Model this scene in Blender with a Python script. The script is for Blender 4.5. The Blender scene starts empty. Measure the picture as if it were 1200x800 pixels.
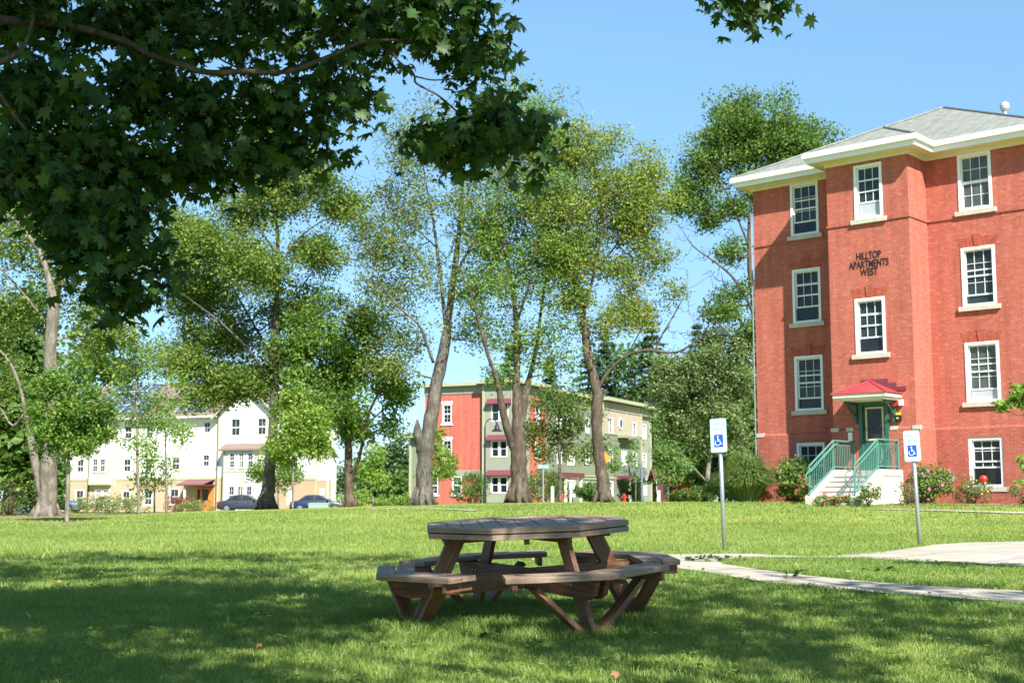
import bpy, bmesh, math, random
import numpy as np
from mathutils import Vector, Matrix
S = bpy.context.scene
COL = S.collection
RNG = np.random.default_rng(7)
random.seed(5)
# ---------------------------------------------------------------- camera model (photo is 1200x800)
F = 1550.0; CX = 600.0; CY = 400.0; PITCH = math.atan(186/1550); EZ = 1.4
def ray(x, y):
    X = (x-CX)/F; Z = -(y-CY)/F
    return np.array([X, math.cos(PITCH)-Z*math.sin(PITCH), math.sin(PITCH)+Z*math.cos(PITCH)])
def P3(x, y, d):
    r = ray(x, y); p = r*d/r[1]; p[2] += EZ
    return p
def project(p):
    p = np.asarray(p, float); z = p[..., 2]-EZ
    f = p[..., 1]*math.cos(PITCH)+z*math.sin(PITCH); uu = -p[..., 1]*math.sin(PITCH)+z*math.cos(PITCH)
    f = np.where(np.abs(f) < 1e-3, 1e-3, f)
    return CX+F*p[..., 0]/f, CY-F*uu/f, f
# ---------------------------------------------------------------- terrain
TY = dict(
 L=([-60,0,7.4,9.5,11.5,21,30,40,48,58,80,120,300,900],[-1.5,-1.4,-1.05,-.96,-.9,-.85,-.8,-.69,-.58,-.62,-.9,-1.05,-1.6,-3]),
 C=([-60,0,7.4,9.5,11.5,21,30,40,50,58,80,120,300,900],[-1.5,-1.4,-1.05,-.96,-.88,-.8,-.58,-.25,-.11,-.08,-.1,-.16,-.5,-2]),
 R=([-60,0,7.4,9.5,11.5,21,24,30,36,42,46,60,120,300,900],[-1.5,-1.4,-1.05,-.96,-.88,-.8,-.84,-.75,-.48,-.2,-.09,-.05,-.15,-.5,-2]))
def terr(x, y):
    x = np.asarray(x, float); y = np.asarray(y, float)
    def prof(k):
        a, b = TY[k]; w = np.clip(np.abs(y)*.05, .4, 3)
        return (np.interp(y-w, a, b)+2*np.interp(y, a, b)+np.interp(y+w, a, b))/4
    a = x/np.maximum(y, 10)
    l = np.clip(-a/np.interp(y, [0, 62, 90], [.33, .33, .14]), 0, 1); r = np.clip(a/.12, 0, 1)
    z = prof('C')*(1-l-r)+prof('L')*l+prof('R')*r
    z = z+.012*np.sin(x*.9+y*.35)*np.clip(y/10, 0, 1)*np.clip((45-y)/20, 0, 1)
    return z+EZ
def ground(px, py, d0=3.0, d1=300.0):
    """point where the ray through a pixel meets the ground"""
    r = ray(px, py); lo = d0
    ds = np.concatenate([np.arange(4, 60, .1), np.arange(60, 300, 1)])
    pts = r[None]*ds[:, None]/r[1]
    h = pts[:, 2]+EZ-terr(pts[:, 0], pts[:, 1])
    i = np.argmax(h < 0)
    d = ds[i-1]+(ds[i]-ds[i-1])*h[i-1]/max(h[i-1]-h[i], 1e-9)
    p = r*d/r[1]
    return np.array([p[0], p[1], float(terr(p[0], p[1]))])
def gz(x, y): return float(terr(x, y))
# ---------------------------------------------------------------- materials
def srgb(r, g, b):
    f = lambda c: ((c/255)/12.92 if c/255 <= .04045 else ((c/255+.055)/1.055)**2.4)
    return (f(r), f(g), f(b), 1)
def newmat(name):
    m = bpy.data.materials.new(name); m.use_nodes = True
    nt = m.node_tree; b = nt.nodes['Principled BSDF']
    return m, nt, b
def nd(nt, t, **k):
    n = nt.nodes.new(t)
    for a, v in k.items():
        if a in n.inputs: n.inputs[a].default_value = v
        else: setattr(n, a, v)
    return n
def mixc(nt, fac, a, b, mode='MIX'):
    n = nt.nodes.new('ShaderNodeMix'); n.data_type = 'RGBA'; n.blend_type = mode
    for s, v in ((n.inputs[0], fac), (n.inputs[6], a), (n.inputs[7], b)):
        if hasattr(v, 'type') and hasattr(v, 'links'): nt.links.new(v, s)
        else: s.default_value = v
    return n.outputs[2]
def ramp(nt, fac, stops):
    n = nt.nodes.new('ShaderNodeValToRGB'); nt.links.new(fac, n.inputs[0])
    e = n.color_ramp.elements
    while len(e) < len(stops): e.new(.5)
    for i, (p, c) in enumerate(stops): e[i].position = p; e[i].color = c if len(c) == 4 else (*c, 1)
    return n.outputs[0]
def coords(nt, kind='Object', scale=(1, 1, 1)):
    t = nt.nodes.new('ShaderNodeTexCoord'); m = nt.nodes.new('ShaderNodeMapping')
    m.inputs['Scale'].default_value = scale; nt.links.new(t.outputs[kind], m.inputs[0])
    return m.outputs[0]
def noise(nt, co, scale, detail=4, rough=.6):
    n = nd(nt, 'ShaderNodeTexNoise', Scale=scale, Detail=detail, Roughness=rough); nt.links.new(co, n.inputs['Vector'])
    return n.outputs[0]
def bump(nt, b, h, strength=.4, dist=.02):
    n = nd(nt, 'ShaderNodeBump', Strength=strength, Distance=dist); nt.links.new(h, n.inputs['Height'])
    nt.links.new(n.outputs[0], b.inputs['Normal'])
def simple(name, c, rough=.6, var=.12, scale=3., metal=0., bmp=0., kind='Object', spec=.5, stretch=(1, 1, 1)):
    m, nt, b = newmat(name)
    co = coords(nt, kind, stretch); n = noise(nt, co, scale)
    c = tuple(c)
    d = tuple(x*(1-var*1.3) for x in c[:3])+(1,); l = tuple(min(1, x*(1+var)) for x in c[:3])+(1,)
    nt.links.new(ramp(nt, n, [(.3, d), (.7, l)]), b.inputs['Base Color'])
    b.inputs['Roughness'].default_value = rough; b.inputs['Metallic'].default_value = metal
    b.inputs['Specular IOR Level'].default_value = spec
    if bmp: bump(nt, b, noise(nt, co, scale*4), bmp, .01)
    return m
def brick_mat(name, c1, c2, mortar, scale=1., mort=.006, soldier=False):
    m, nt, b = newmat(name)
    co = coords(nt, 'UV')
    if soldier:
        mp = nt.nodes.new('ShaderNodeMapping'); mp.inputs['Rotation'].default_value = (0, 0, math.pi/2); nt.links.new(co, mp.inputs[0]); co = mp.outputs[0]
    br = nd(nt, 'ShaderNodeTexBrick', Scale=1.0)
    br.inputs['Color1'].default_value = c1; br.inputs['Color2'].default_value = c2; br.inputs['Mortar'].default_value = mortar
    br.inputs['Mortar Size'].default_value = mort; br.inputs['Brick Width'].default_value = .215*scale; br.inputs['Row Height'].default_value = .075*scale
    br.inputs['Bias'].default_value = -.2; br.offset = .5
    nt.links.new(co, br.inputs['Vector'])
    n1 = noise(nt, co, .7, 5); n2 = noise(nt, co, 9, 3)
    c = mixc(nt, ramp(nt, n1, [(.4, (.0, .0, .0)), (.75, (.45, .45, .45))]), br.outputs[0], (c2[0]*.9, c2[1]*.85, c2[2]*.85, 1))
    c = mixc(nt, 1., c, ramp(nt, noise(nt, coords(nt, 'UV', (2.2, .16, 1)), 1.3, 5, .7), [(.35, (.82, .80, .80)), (.6, (1.04, 1.04, 1.04))]), 'MULTIPLY')
    mul = ramp(nt, n2, [(.3, (.9, .9, .9)), (.7, (1.06, 1.06, 1.06))])
    c = mixc(nt, 1., c, mul, 'MULTIPLY')
    # a few pale or dark single bricks
    c3 = mixc(nt, ramp(nt, noise(nt, coords(nt, 'UV', (4.6, 13.3, 1)), 1.0, 0), [(.66, (0, 0, 0)), (.7, (.5, .5, .5))]), c, (c1[0]*1.2, c1[1]*1.6, c1[2]*1.6, 1))
    nt.links.new(c3, b.inputs['Base Color']); b.inputs['Roughness'].default_value = .9; b.inputs['Specular IOR Level'].default_value = .2
    bump(nt, b, br.outputs[1], -.35, .008)
    return m
def siding_mat(name, c, pitch=.15, vertical=False):
    m, nt, b = newmat(name)
    co = coords(nt, 'UV'); s = nt.nodes.new('ShaderNodeSeparateXYZ'); nt.links.new(co, s.inputs[0])
    mt = nd(nt, 'ShaderNodeMath', operation='MULTIPLY'); nt.links.new(s.outputs[0 if vertical else 1], mt.inputs[0]); mt.inputs[1].default_value = 1/pitch
    fr = nd(nt, 'ShaderNodeMath', operation='FRACT'); nt.links.new(mt.outputs[0], fr.inputs[0])
    line = ramp(nt, fr.outputs[0], [(0, (.55, .55, .55)), (.1, (1, 1, 1)), (1, (1, 1, 1))])
    n = ramp(nt, noise(nt, co, .8), [(.3, (.9, .9, .9)), (.7, (1.05, 1.05, 1.05))])
    cc = mixc(nt, 1., c, n, 'MULTIPLY')
    nt.links.new(mixc(nt, .6, cc, mixc(nt, 1., cc, line, 'MULTIPLY')), b.inputs['Base Color'])
    b.inputs['Roughness'].default_value = .7; bump(nt, b, fr.outputs[0], .3, .02)
    return m
def leaf_mat(name, stops, transl=.35, rough=.5):
    m, nt, b = newmat(name)
    at = nt.nodes.new('ShaderNodeAttribute'); at.attribute_name = 'tint'
    c = ramp(nt, at.outputs['Fac'], stops)
    nt.links.new(c, b.inputs['Base Color']); b.inputs['Roughness'].default_value = rough; b.inputs['Specular IOR Level'].default_value = .35
    tr = nt.nodes.new('ShaderNodeBsdfTranslucent')
    nt.links.new(mixc(nt, 1., c, (1.25, 1.35, .6, 1), 'MULTIPLY'), tr.inputs[0])
    mx = nt.nodes.new('ShaderNodeMixShader'); mx.inputs[0].default_value = transl
    nt.links.new(b.outputs[0], mx.inputs[1]); nt.links.new(tr.outputs[0], mx.inputs[2])
    nt.links.new(mx.outputs[0], nt.nodes['Material Output'].inputs[0])
    return m
def bark_mat(name, dark, light, sc=6.):
    m, nt, b = newmat(name)
    co = coords(nt, 'Object', (1, 1, .3)); n = noise(nt, co, sc, 7, .78)
    co2 = coords(nt, 'Object'); n2 = noise(nt, co2, 2.2, 4)
    c = ramp(nt, n, [(.38, dark), (.6, light)])
    c = mixc(nt, ramp(nt, n2, [(.45, (0, 0, 0)), (.62, (.75, .75, .75))]), c, tuple(x*.42 for x in light[:3])+(1,))
    nt.links.new(c, b.inputs['Base Color']); b.inputs['Roughness'].default_value = .95; b.inputs['Specular IOR Level'].default_value = .15
    bump(nt, b, n, .9, .04)
    return m
def wood_mat(name, dark, light, grey=.3):
    m, nt, b = newmat(name)
    co = coords(nt, 'UV', (1.2, 22, 1)); n = noise(nt, co, 2.0, 6, .65)
    co2 = coords(nt, 'Object'); n2 = noise(nt, co2, 2.5, 3); n3 = noise(nt, co2, 14, 4)
    at = nt.nodes.new('ShaderNodeAttribute'); at.attribute_name = 'tint'
    c = ramp(nt, n, [(.37, dark), (.62, light)])
    c = mixc(nt, ramp(nt, at.outputs['Fac'], [(0, (.0, .0, .0)), (1, (.5, .5, .5))]), c, tuple(x*.6 for x in light[:3])+(1,))
    g = sum(light[:3])/3*1.05
    c = mixc(nt, ramp(nt, n2, [(.35, (0, 0, 0)), (.75, (grey, grey, grey))]), c, (g*1.05, g*.95, g*.85, 1))
    c = mixc(nt, 1., c, ramp(nt, n3, [(.25, (.7, .7, .7)), (.6, (1.05, 1.05, 1.05))]), 'MULTIPLY')
    nt.links.new(c, b.inputs['Base Color']); b.inputs['Roughness'].default_value = .6
    bump(nt, b, n, .7, .006)
    return m
def glass_mat(name, c, rough=.06):
    m, nt, b = newmat(name)
    n = noise(nt, coords(nt, 'Object'), 1.6, 2)
    nt.links.new(ramp(nt, n, [(.35, tuple(x*.55 for x in c[:3])+(1,)), (.65, c)]), b.inputs['Base Color'])
    b.inputs['Roughness'].default_value = rough; b.inputs['Specular IOR Level'].default_value = .4
    return m
# ---------------------------------------------------------------- mesh building
class MB:
    def __init__(s): s.v = []; s.f = []; s.uv = []; s.t = []
    def add(s, vs, fs, uvs=None, tint=0.):
        o = len(s.v); s.v += [tuple(map(float, p)) for p in vs]
        for i, f in enumerate(fs):
            s.f.append([o+j for j in f]); s.uv.append(uvs[i] if uvs else None); s.t.append(tint)
    def box(s, x0, x1, y0, y1, z0, z1, T=None):
        x0, x1 = min(x0, x1), max(x0, x1); y0, y1 = min(y0, y1), max(y0, y1); z0, z1 = min(z0, z1), max(z0, z1)
        vs = [(x, y, z) for z in (z0, z1) for y in (y0, y1) for x in (x0, x1)]
        if T: vs = [T(x, z, y) for x, y, z in vs]
        s.add(vs, [(0, 2, 3, 1), (4, 5, 7, 6), (0, 1, 5, 4), (2, 6, 7, 3), (0, 4, 6, 2), (1, 3, 7, 5)])
    def mbox(s, T, a0, a1, b0, b1, d0, d1): s.box(a0, a1, d0, d1, b0, b1, T)
    def board(s, p0, p1, wv, tv, tint=None, off=None):
        """board from p0 to p1, full width vector wv, full thickness vector tv (centred)"""
        p0, p1, w, t = (np.array(q, float) for q in (p0, p1, wv, tv))
        L = np.linalg.norm(p1-p0); W = np.linalg.norm(w); Tn = np.linalg.norm(t)
        vs = [p+sw*w/2+st*t/2 for p in (p0, p1) for sw, st in ((-1, -1), (1, -1), (1, 1), (-1, 1))]
        o = random.random()*40; k = random.random()*9
        uw = [(o, k), (o+L, k), (o+L, k+W), (o, k+W)]; ut = [(o, k+.3), (o+L, k+.3), (o+L, k+.3+Tn), (o, k+.3+Tn)]; e = [(o, k), (o+.04, k), (o+.04, k+W), (o, k+W)]
        s.add(vs, [(0, 4, 5, 1), (1, 5, 6, 2), (3, 2, 6, 7), (0, 3, 7, 4), (0, 1, 2, 3), (4, 7, 6, 5)],
              [[uw[0], uw[1], uw[2], uw[3]], ut, [uw[0], uw[3], uw[2], uw[1]], [ut[0], ut[3], ut[2], ut[1]], e, e], random.random() if tint is None else tint)
    def slab(s, poly, z0, z1, ang=0., tint=None):
        """flat polygon given thickness; grain along angle ang"""
        n = len(poly); o = random.random()*40; k = random.random()*9; ca, sa = math.cos(ang), math.sin(ang)
        uvf = lambda p: (o+p[0]*ca+p[1]*sa, k-p[0]*sa+p[1]*ca)
        vs = [(x, y, z0) for x, y in poly]+[(x, y, z1) for x, y in poly]
        fs = [list(range(n))[::-1], list(range(n, 2*n))]; uvs = [[uvf(vs[i]) for i in fs[0]], [uvf(vs[i]) for i in fs[1]]]
        for i in range(n):
            j = (i+1) % n; L = math.dist(poly[i], poly[j]); fs.append([i, j, n+j, n+i]); uvs.append([(o, k), (o+L, k), (o+L, k+z1-z0), (o, k+z1-z0)])
        s.add(vs, fs, uvs, random.random() if tint is None else tint)
    def prism(s, pts, T, d0, d1):
        n = len(pts); vs = [T(a, b, d0) for a, b in pts]+[T(a, b, d1) for a, b in pts]
        s.add(vs, [list(range(n)), list(range(n, 2*n))[::-1]]+[[i, (i+1) % n, n+(i+1) % n, n+i] for i in range(n)])
    def tube(s, pts, rad, n=8, cap=True, tint=0.):
        pts = [np.array(p, float) for p in pts]
        if not hasattr(rad, '__len__'): rad = [rad]*len(pts)
        vs = []; ref = np.array([.31, .17, .93])
        for i, p in enumerate(pts):
            t = pts[min(i+1, len(pts)-1)]-pts[max(i-1, 0)]; t = t/(np.linalg.norm(t)+1e-9)
            a = np.cross(t, ref)
            if np.linalg.norm(a) < .15: a = np.cross(t, [1, 0, 0])
            a /= np.linalg.norm(a); b = np.cross(t, a)
            for k in range(n):
                q = 2*math.pi*k/n; vs.append(p+rad[i]*(math.cos(q)*a+math.sin(q)*b))
        fs = [(i*n+k, i*n+(k+1) % n, (i+1)*n+(k+1) % n, (i+1)*n+k) for i in range(len(pts)-1) for k in range(n)]
        if cap: fs += [list(range(n))[::-1], [(len(pts)-1)*n+k for k in range(n)]]
        s.add(vs, fs, None, tint)
    def lathe(s, prof, c=(0, 0, 0), n=16):
        vs = [(c[0]+r*math.cos(2*math.pi*k/n), c[1]+r*math.sin(2*math.pi*k/n), c[2]+z) for r, z in prof for k in range(n)]
        fs = [(i*n+k, i*n+(k+1) % n, (i+1)*n+(k+1) % n, (i+1)*n+k) for i in range(len(prof)-1) for k in range(n)]
        fs += [list(range(n))[::-1], [(len(prof)-1)*n+k for k in range(n)]]
        s.add(vs, fs)
    def build(s, name, mat, parent=None, smooth=False, bevel=0, fix=True):
        me = bpy.data.meshes.new(name); me.from_pydata(s.v, [], s.f)
        uvl = me.uv_layers.new(name='UVMap'); at = me.attributes.new('tint', 'FLOAT', 'FACE')
        at.data.foreach_set('value', s.t)
        V = np.array(s.v)
        for p in me.polygons:
            u = s.uv[p.index]
            if u:
                for li, c in zip(p.loop_indices, u): uvl.data[li].uv = c
            else:
                nn = p.normal; ax = max(range(3), key=lambda i: abs(nn[i]))
                for li, vi in zip(p.loop_indices, p.vertices):
                    q = V[vi]; uvl.data[li].uv = ((q[1], q[2]), (q[0], q[2]), (q[0], q[1]))[ax]
        if fix:
            bm = bmesh.new(); bm.from_mesh(me); bmesh.ops.recalc_face_normals(bm, faces=bm.faces); bm.to_mesh(me); bm.free()
        return link(name, me, mat, parent, smooth, bevel)
def link(name, me, mat, parent=None, smooth=False, bevel=0):
    if mat: me.materials.append(mat)
    if smooth: me.shade_smooth()
    o = bpy.data.objects.new(name, me); COL.objects.link(o)
    if parent is not None:
        o.parent = parent
        if parent.type == 'EMPTY' and 'zb' in parent: o.location = (0, 0, parent['zb'])
    if bevel:
        b = o.modifiers.new('b', 'BEVEL'); b.width = bevel; b.segments = 2; b.limit_method = 'ANGLE'
    return o
def root(name, label, cat, loc=(0, 0, 0), rz=0., group=None, zb=None):
    o = bpy.data.objects.new(name, None); COL.objects.link(o); o.empty_display_size = .2
    o.location = loc; o.rotation_euler = (0, 0, rz); tag(o, label, cat, group)
    if zb is not None: o['zb'] = zb
    return o
def tag(o, label, cat, group=None):
    o['label'] = label; o['category'] = cat
    if group: o['group'] = group
    return o
def copytree(o, parent=None):
    c = o.copy(); COL.objects.link(c)
    if parent is not None: c.parent = parent
    for ch in o.children: copytree(ch, c)
    return c
def structure(o, kind='structure'): o['kind'] = kind; return o
def wall(mb, T, a0, a1, b0, b1, holes=(), reveal=.12):
    xs = sorted({a0, a1, *[h[0] for h in holes], *[h[1] for h in holes]}); ys = sorted({b0, b1, *[h[2] for h in holes], *[h[3] for h in holes]})
    for i in range(len(xs)-1):
        for j in range(len(ys)-1):
            cx = (xs[i]+xs[i+1])/2; cy = (ys[j]+ys[j+1])/2
            if cx < a0 or cx > a1 or any(h[0] < cx < h[1] and h[2] < cy < h[3] for h in holes): continue
            q = [(xs[i], ys[j]), (xs[i+1], ys[j]), (xs[i+1], ys[j+1]), (xs[i], ys[j+1])]
            mb.add([T(a, b, 0) for a, b in q], [(0, 1, 2, 3)], [q])
    for h in holes:
        e = [((h[0], h[2]), (h[0], h[3])), ((h[1], h[3]), (h[1], h[2])), ((h[0], h[3]), (h[1], h[3])), ((h[1], h[2]), (h[0], h[2]))]
        for p, q in e:
            mb.add([T(*p, 0), T(*q, 0), T(*q, reveal), T(*p, reveal)], [(0, 1, 2, 3)], [[(0, p[1]), (math.dist(p, q), q[1]), (math.dist(p, q), q[1]+reveal), (0, p[1]+reveal)]])
def text_mesh(body, size, mat, parent, name='lettering', loc=(0, 0, 0), rot=(math.pi/2, 0, 0), extrude=.01, sx=1., offset=0., spacing=1.):
    cu = bpy.data.curves.new('t', 'FONT'); cu.body = body; cu.size = size; cu.align_x = 'CENTER'; cu.extrude = extrude; cu.offset = offset; cu.space_character = spacing
    ob = bpy.data.objects.new('t', cu); COL.objects.link(ob)
    bpy.context.view_layer.update()
    me = bpy.data.meshes.new_from_object(ob.evaluated_get(bpy.context.evaluated_depsgraph_get()))
    bpy.data.objects.remove(ob)
    M = Matrix.LocRotScale(Vector(loc), Matrix.Rotation(rot[2], 3, 'Z') @ Matrix.Rotation(rot[0], 3, 'X'), Vector((sx, 1, 1)))
    me.transform(M); me.name = name
    return link(name, me, mat, parent)
# ---------------------------------------------------------------- palette
M = {}
M['brick'] = brick_mat('brick_wall', (.47, .122, .083, 1), (.38, .092, .063, 1), (.42, .21, .165, 1))
M['brick_lintel'] = brick_mat('brick_lintel', (.42, .10, .06, 1), (.32, .065, .045, 1), (.36, .13, .09, 1), mort=.004, soldier=True)
M['brick_low'] = brick_mat('brick_base', (.43, .105, .07, 1), (.33, .075, .052, 1), (.40, .20, .155, 1), mort=.008)
M['stone'] = simple('sill_stone', (.50, .46, .38, 1), .85, .1, 5, bmp=.2)
M['white'] = simple('white_paint', (.78, .79, .80, 1), .45, .03, 2)
def pavement():
    m, nt, b = newmat('pavement_concrete')
    co = coords(nt, 'Object'); mp = nt.nodes.new('ShaderNodeMapping'); mp.inputs['Rotation'].default_value = (0, 0, .75); nt.links.new(co, mp.inputs[0])
    br = nd(nt, 'ShaderNodeTexBrick', Scale=1.0); br.offset = 0; br.inputs['Color1'].default_value = (.42, .375, .30, 1); br.inputs['Color2'].default_value = (.38, .34, .275, 1); br.inputs['Mortar'].default_value = (.13, .115, .09, 1)
    br.inputs['Mortar Size'].default_value = .018; br.inputs['Brick Width'].default_value = 1.5; br.inputs['Row Height'].default_value = 1.7; nt.links.new(mp.outputs[0], br.inputs['Vector'])
    c = mixc(nt, 1., br.outputs[0], ramp(nt, noise(nt, co, 1.1, 6, .7), [(.3, (.74, .73, .70)), (.65, (1.08, 1.08, 1.08))]), 'MULTIPLY')
    c = mixc(nt, 1., c, ramp(nt, noise(nt, co, 35, 3, .7), [(.3, (.85, .85, .85)), (.7, (1.08, 1.08, 1.08))]), 'MULTIPLY')
    nt.links.new(c, b.inputs['Base Color']); b.inputs['Roughness'].default_value = .92; bump(nt, b, noise(nt, co, 40, 3), .3, .005); return m
M['conc'] = pavement()
M['cream'] = simple('cream_paint', (.72, .66, .56, 1), .6, .05, 2)
M['roof'] = brick_mat('roof_shingle', (.24, .25, .22, 1), (.18, .19, .17, 1), (.13, .135, .12, 1), 1.9)
M['glass'] = glass_mat('window_glass', (.03, .045, .038, 1))
M['glass_b'] = glass_mat('window_blind_glass', (.10, .12, .105, 1), .12)
M['glass_d'] = glass_mat('window_dark_glass', (.02, .025, .025, 1), .05)
M['green'] = simple('green_paint', (.075, .21, .165, 1), .45, .08, 3)
M['dkgreen'] = simple('dark_green_paint', (.03, .11, .085, 1), .45, .08, 3)
M['redroof'] = simple('red_metal_roof', (.42, .045, .05, 1), .35, .06, 3)
M['darkred'] = simple('maroon_metal', (.15, .04, .055, 1), .5, .08, 3)
M['conc0'] = simple('concrete', (.36, .33, .285, 1), .9, .16, 2.2, bmp=.25)
M['stepconc'] = simple('step_concrete', (.52, .49, .43, 1), .9, .08, 3, bmp=.2)
M['black'] = simple('black_paint', (.012, .012, .014, 1), .5, .05, 3)
M['galv'] = simple('galvanised_steel', (.36, .39, .41, 1), .42, .1, 8, metal=.6)
M['yellowtrim'] = simple('pale_yellow_trim', (.62, .55, .30, 1), .5, .04, 3)
M['plastic_red'] = simple('red_plastic', (.55, .03, .02, 1), .35, .03, 3)
M['plastic_yel'] = simple('yellow_plastic', (.75, .55, .05, 1), .4, .03, 3)
M['signwhite'] = simple('sign_white', (.76, .79, .80, 1), .4, .02, 3)
M['signblue'] = simple('sign_blue', (.01, .10, .55, 1), .4, .02, 3)
M['signgreen'] = simple('sign_green', (.10, .50, .40, 1), .4, .02, 3)
M['ltgrey'] = simple('vent_grey', (.45, .46, .46, 1), .5, .05, 3, metal=.3)
M['greyscreen'] = simple('window_unit_grey', (.42, .44, .47, 1), .5, .05, 3)
M['wsiding'] = siding_mat('white_siding', (.82, .81, .76, 1), .15)
M['tsiding'] = siding_mat('tan_siding', (.47, .35, .24, 1), .15)
M['olivetrim'] = simple('olive_trim', (.40, .40, .25, 1), .6, .05, 2)
M['hroof'] = siding_mat('brown_shingle', (.20, .15, .125, 1), .2)
M['pv'] = None
M['orange'] = simple('orange_door_paint', (.60, .20, .045, 1), .5, .05, 3)
M['rbrick'] = brick_mat('coral_brick', (.50, .125, .085, 1), (.42, .10, .07, 1), (.45, .20, .155, 1))
M['gsiding'] = siding_mat('sage_siding', (.20, .225, .155, 1), .16)
M['gpanel'] = simple('sage_panel', (.25, .27, .20, 1), .7, .05, 1.5)
M['gtrim'] = simple('pale_sage_trim', (.35, .365, .235, 1), .6, .05, 2)
M['pink'] = simple('pinkish_panel', (.40, .325, .24, 1), .7, .05, 1.2)
def pvmat():
    m, nt, b = newmat('solar_panel')
    co = coords(nt, 'UV'); br = nd(nt, 'ShaderNodeTexBrick', Scale=1.0); br.offset = 0
    br.inputs['Color1'].default_value = (.06, .08, .14, 1); br.inputs['Color2'].default_value = (.09, .12, .19, 1); br.inputs['Mortar'].default_value = (.55, .6, .68, 1)
    br.inputs['Mortar Size'].default_value = .045; br.inputs['Brick Width'].default_value = 1.0; br.inputs['Row Height'].default_value = 1.6
    nt.links.new(co, br.inputs['Vector']); nt.links.new(br.outputs[0], b.inputs['Base Color']); b.inputs['Roughness'].default_value = .15
    return m
M['pv'] = pvmat()
# ---------------------------------------------------------------- windows
def window(par, T, a0, a1, b0, b1, cols=3, rows=2, sill=True, frame=.1, mat=None, trim=None, glass=None, sillmat=None, low=None, proud=.03, inset=.07, lowrows=None, sillw=.14, raised=0., label=None, sash=True):
    """double-hung window: outer trim; children sash, pane, sill"""
    m = MB(); f = frame; tr = trim or M['white']
    for q in ((a0, a0+f, b0, b1), (a1-f, a1, b0, b1), (a0+f, a1-f, b1-f, b1), (a0+f, a1-f, b0, b0+f*.8)): m.mbox(T, *q, -proud, inset+.05)
    w = m.build('window', tr, par)
    if label: w['label'] = label
    ia0, ia1, ib0, ib1 = a0+f, a1-f, b0+f*.8, b1-f
    g = MB(); g.mbox(T, ia0, ia1, ib0, ib1, inset+.035, inset+.05); g.build('pane', glass or M['glass'], w)
    if sash:
        s = MB(); mid = (ib0+ib1)/2; t = .035 if frame > .08 else .05; e = .045 if frame > .08 else .03
        for (l, h, dd, r) in ((mid, ib1, 0, rows), (ib0+raised, mid+raised*.9, .014, rows if lowrows is None else lowrows)):
            D0, D1 = inset+dd-.01, inset+dd+.02
            s.mbox(T, ia0, ia0+e, l, h, D0, D1); s.mbox(T, ia1-e, ia1, l, h, D0, D1); s.mbox(T, ia0+e, ia1-e, h-e, h, D0, D1); s.mbox(T, ia0+e, ia1-e, l, l+e*1.2, D0, D1)
            lim = min(h-e, mid) if dd else h-e
            for i in range(1, cols):
                x = ia0+(ia1-ia0)*i/cols; s.mbox(T, x-.009, x+.009, l+e*1.2, lim, D0+.008, D1-.004)
            for i in range(1, r):
                z = l+(h-l)*i/r
                if z > lim-.03: continue
                s.mbox(T, ia0+e, ia1-e, z-.009, z+.009, D0+.01, D1-.006)
        s.build('sash', tr, w)
        if low is not None:
            q = MB(); q.mbox(T, ia0+.03, ia1-.03, ib0+.01, ib0+max(raised, .3), inset+.022, inset+.033); q.build('lower_panel', low, w)
    if sill:
        q = MB(); q.mbox(T, a0-sillw, a1+sillw, b0-.16, b0-.002, -.09, .1); q.build('sill', sillmat or M['stone'], w)
    return w
# ================================================================ brick apartment building
BA = math.radians(48.5)
P0 = np.array([14.692, 46.0, 0])
bz = -.06
BR = root('brick_apartment_building', 'four-storey red brick apartment building with grey hipped roof and projecting entrance bay', 'building', (P0[0], P0[1], EZ+bz), -(math.pi/2-BA), zb=-bz)
FT = lambda a, b, d: (a, d, b)                       # wing plane
D = 1.45; XL = -7.05; XR = 3.95; BL = -3.1; BRt = 0.0; YB = 11.0; ZT = 12.0; GB = -1.2
BT = lambda a, b, d: (a, d-D, b)
ST = lambda a, b, d: (BRt-d, -a, b)                  # bay's right side: a = distance out from wing
SL = lambda a, b, d: (BL+d, -a, b)
wins_wing = []
for (z0, z1) in ((9.96, 11.97), (6.62, 8.67), (3.32, 5.37), (.45, 2.13)):
    wins_wing.append((z0, z1))
LX = (-5.40, -4.22); RX = (1.19, 2.37)
holesL = [(LX[0], LX[1], a, b) for a, b in wins_wing]; holesR = [(RX[0], RX[1], a, b) for a, b in wins_wing]
WT = 2.50
def splitwall(T, a0, a1, holes, name='wall'):
    m = MB(); up = [h for h in holes if h[3] > WT]; wall(m, T, a0, a1, WT, ZT, up); m.build(name, M['brick'], BR, fix=False)
    m = MB(); lo = [h for h in holes if h[3] <= WT]
    T2 = lambda a, b, d: T(a, b, d-.06)
    wall(m, T2, a0-.0, a1+.0, GB, WT-.06, lo)
    m.add([T(a0, WT-.06, -.06), T(a1, WT-.06, -.06), T(a1, WT, 0), T(a0, WT, 0)], [(0, 1, 2, 3)], [[(a0, 0), (a1, 0), (a1, .07), (a0, .07)]])
    m.build('base_wall', M['brick_low'], BR, fix=False)
splitwall(FT, XL, BL, holesL); splitwall(FT, BRt, XR, holesR)
bayA = (-2.02, -.95, 9.88, 11.85); bayB = (-2.13, -1.0, 5.08, 7.06); door = (-2.08, -.98, 1.02, 3.45)
m = MB(); wall(m, BT, BL, BRt, WT, ZT, [bayA, bayB, (door[0], door[1], 2.5, 3.45)]); m.build('bay_wall', M['brick'], BR, fix=False)
m = MB(); BT2 = lambda a, b, d: BT(a, b, d-.06)
wall(m, BT2, BL-.06, BRt+.06, GB, WT-.06, [(door[0], door[1], 1.02, 2.44)])
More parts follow.
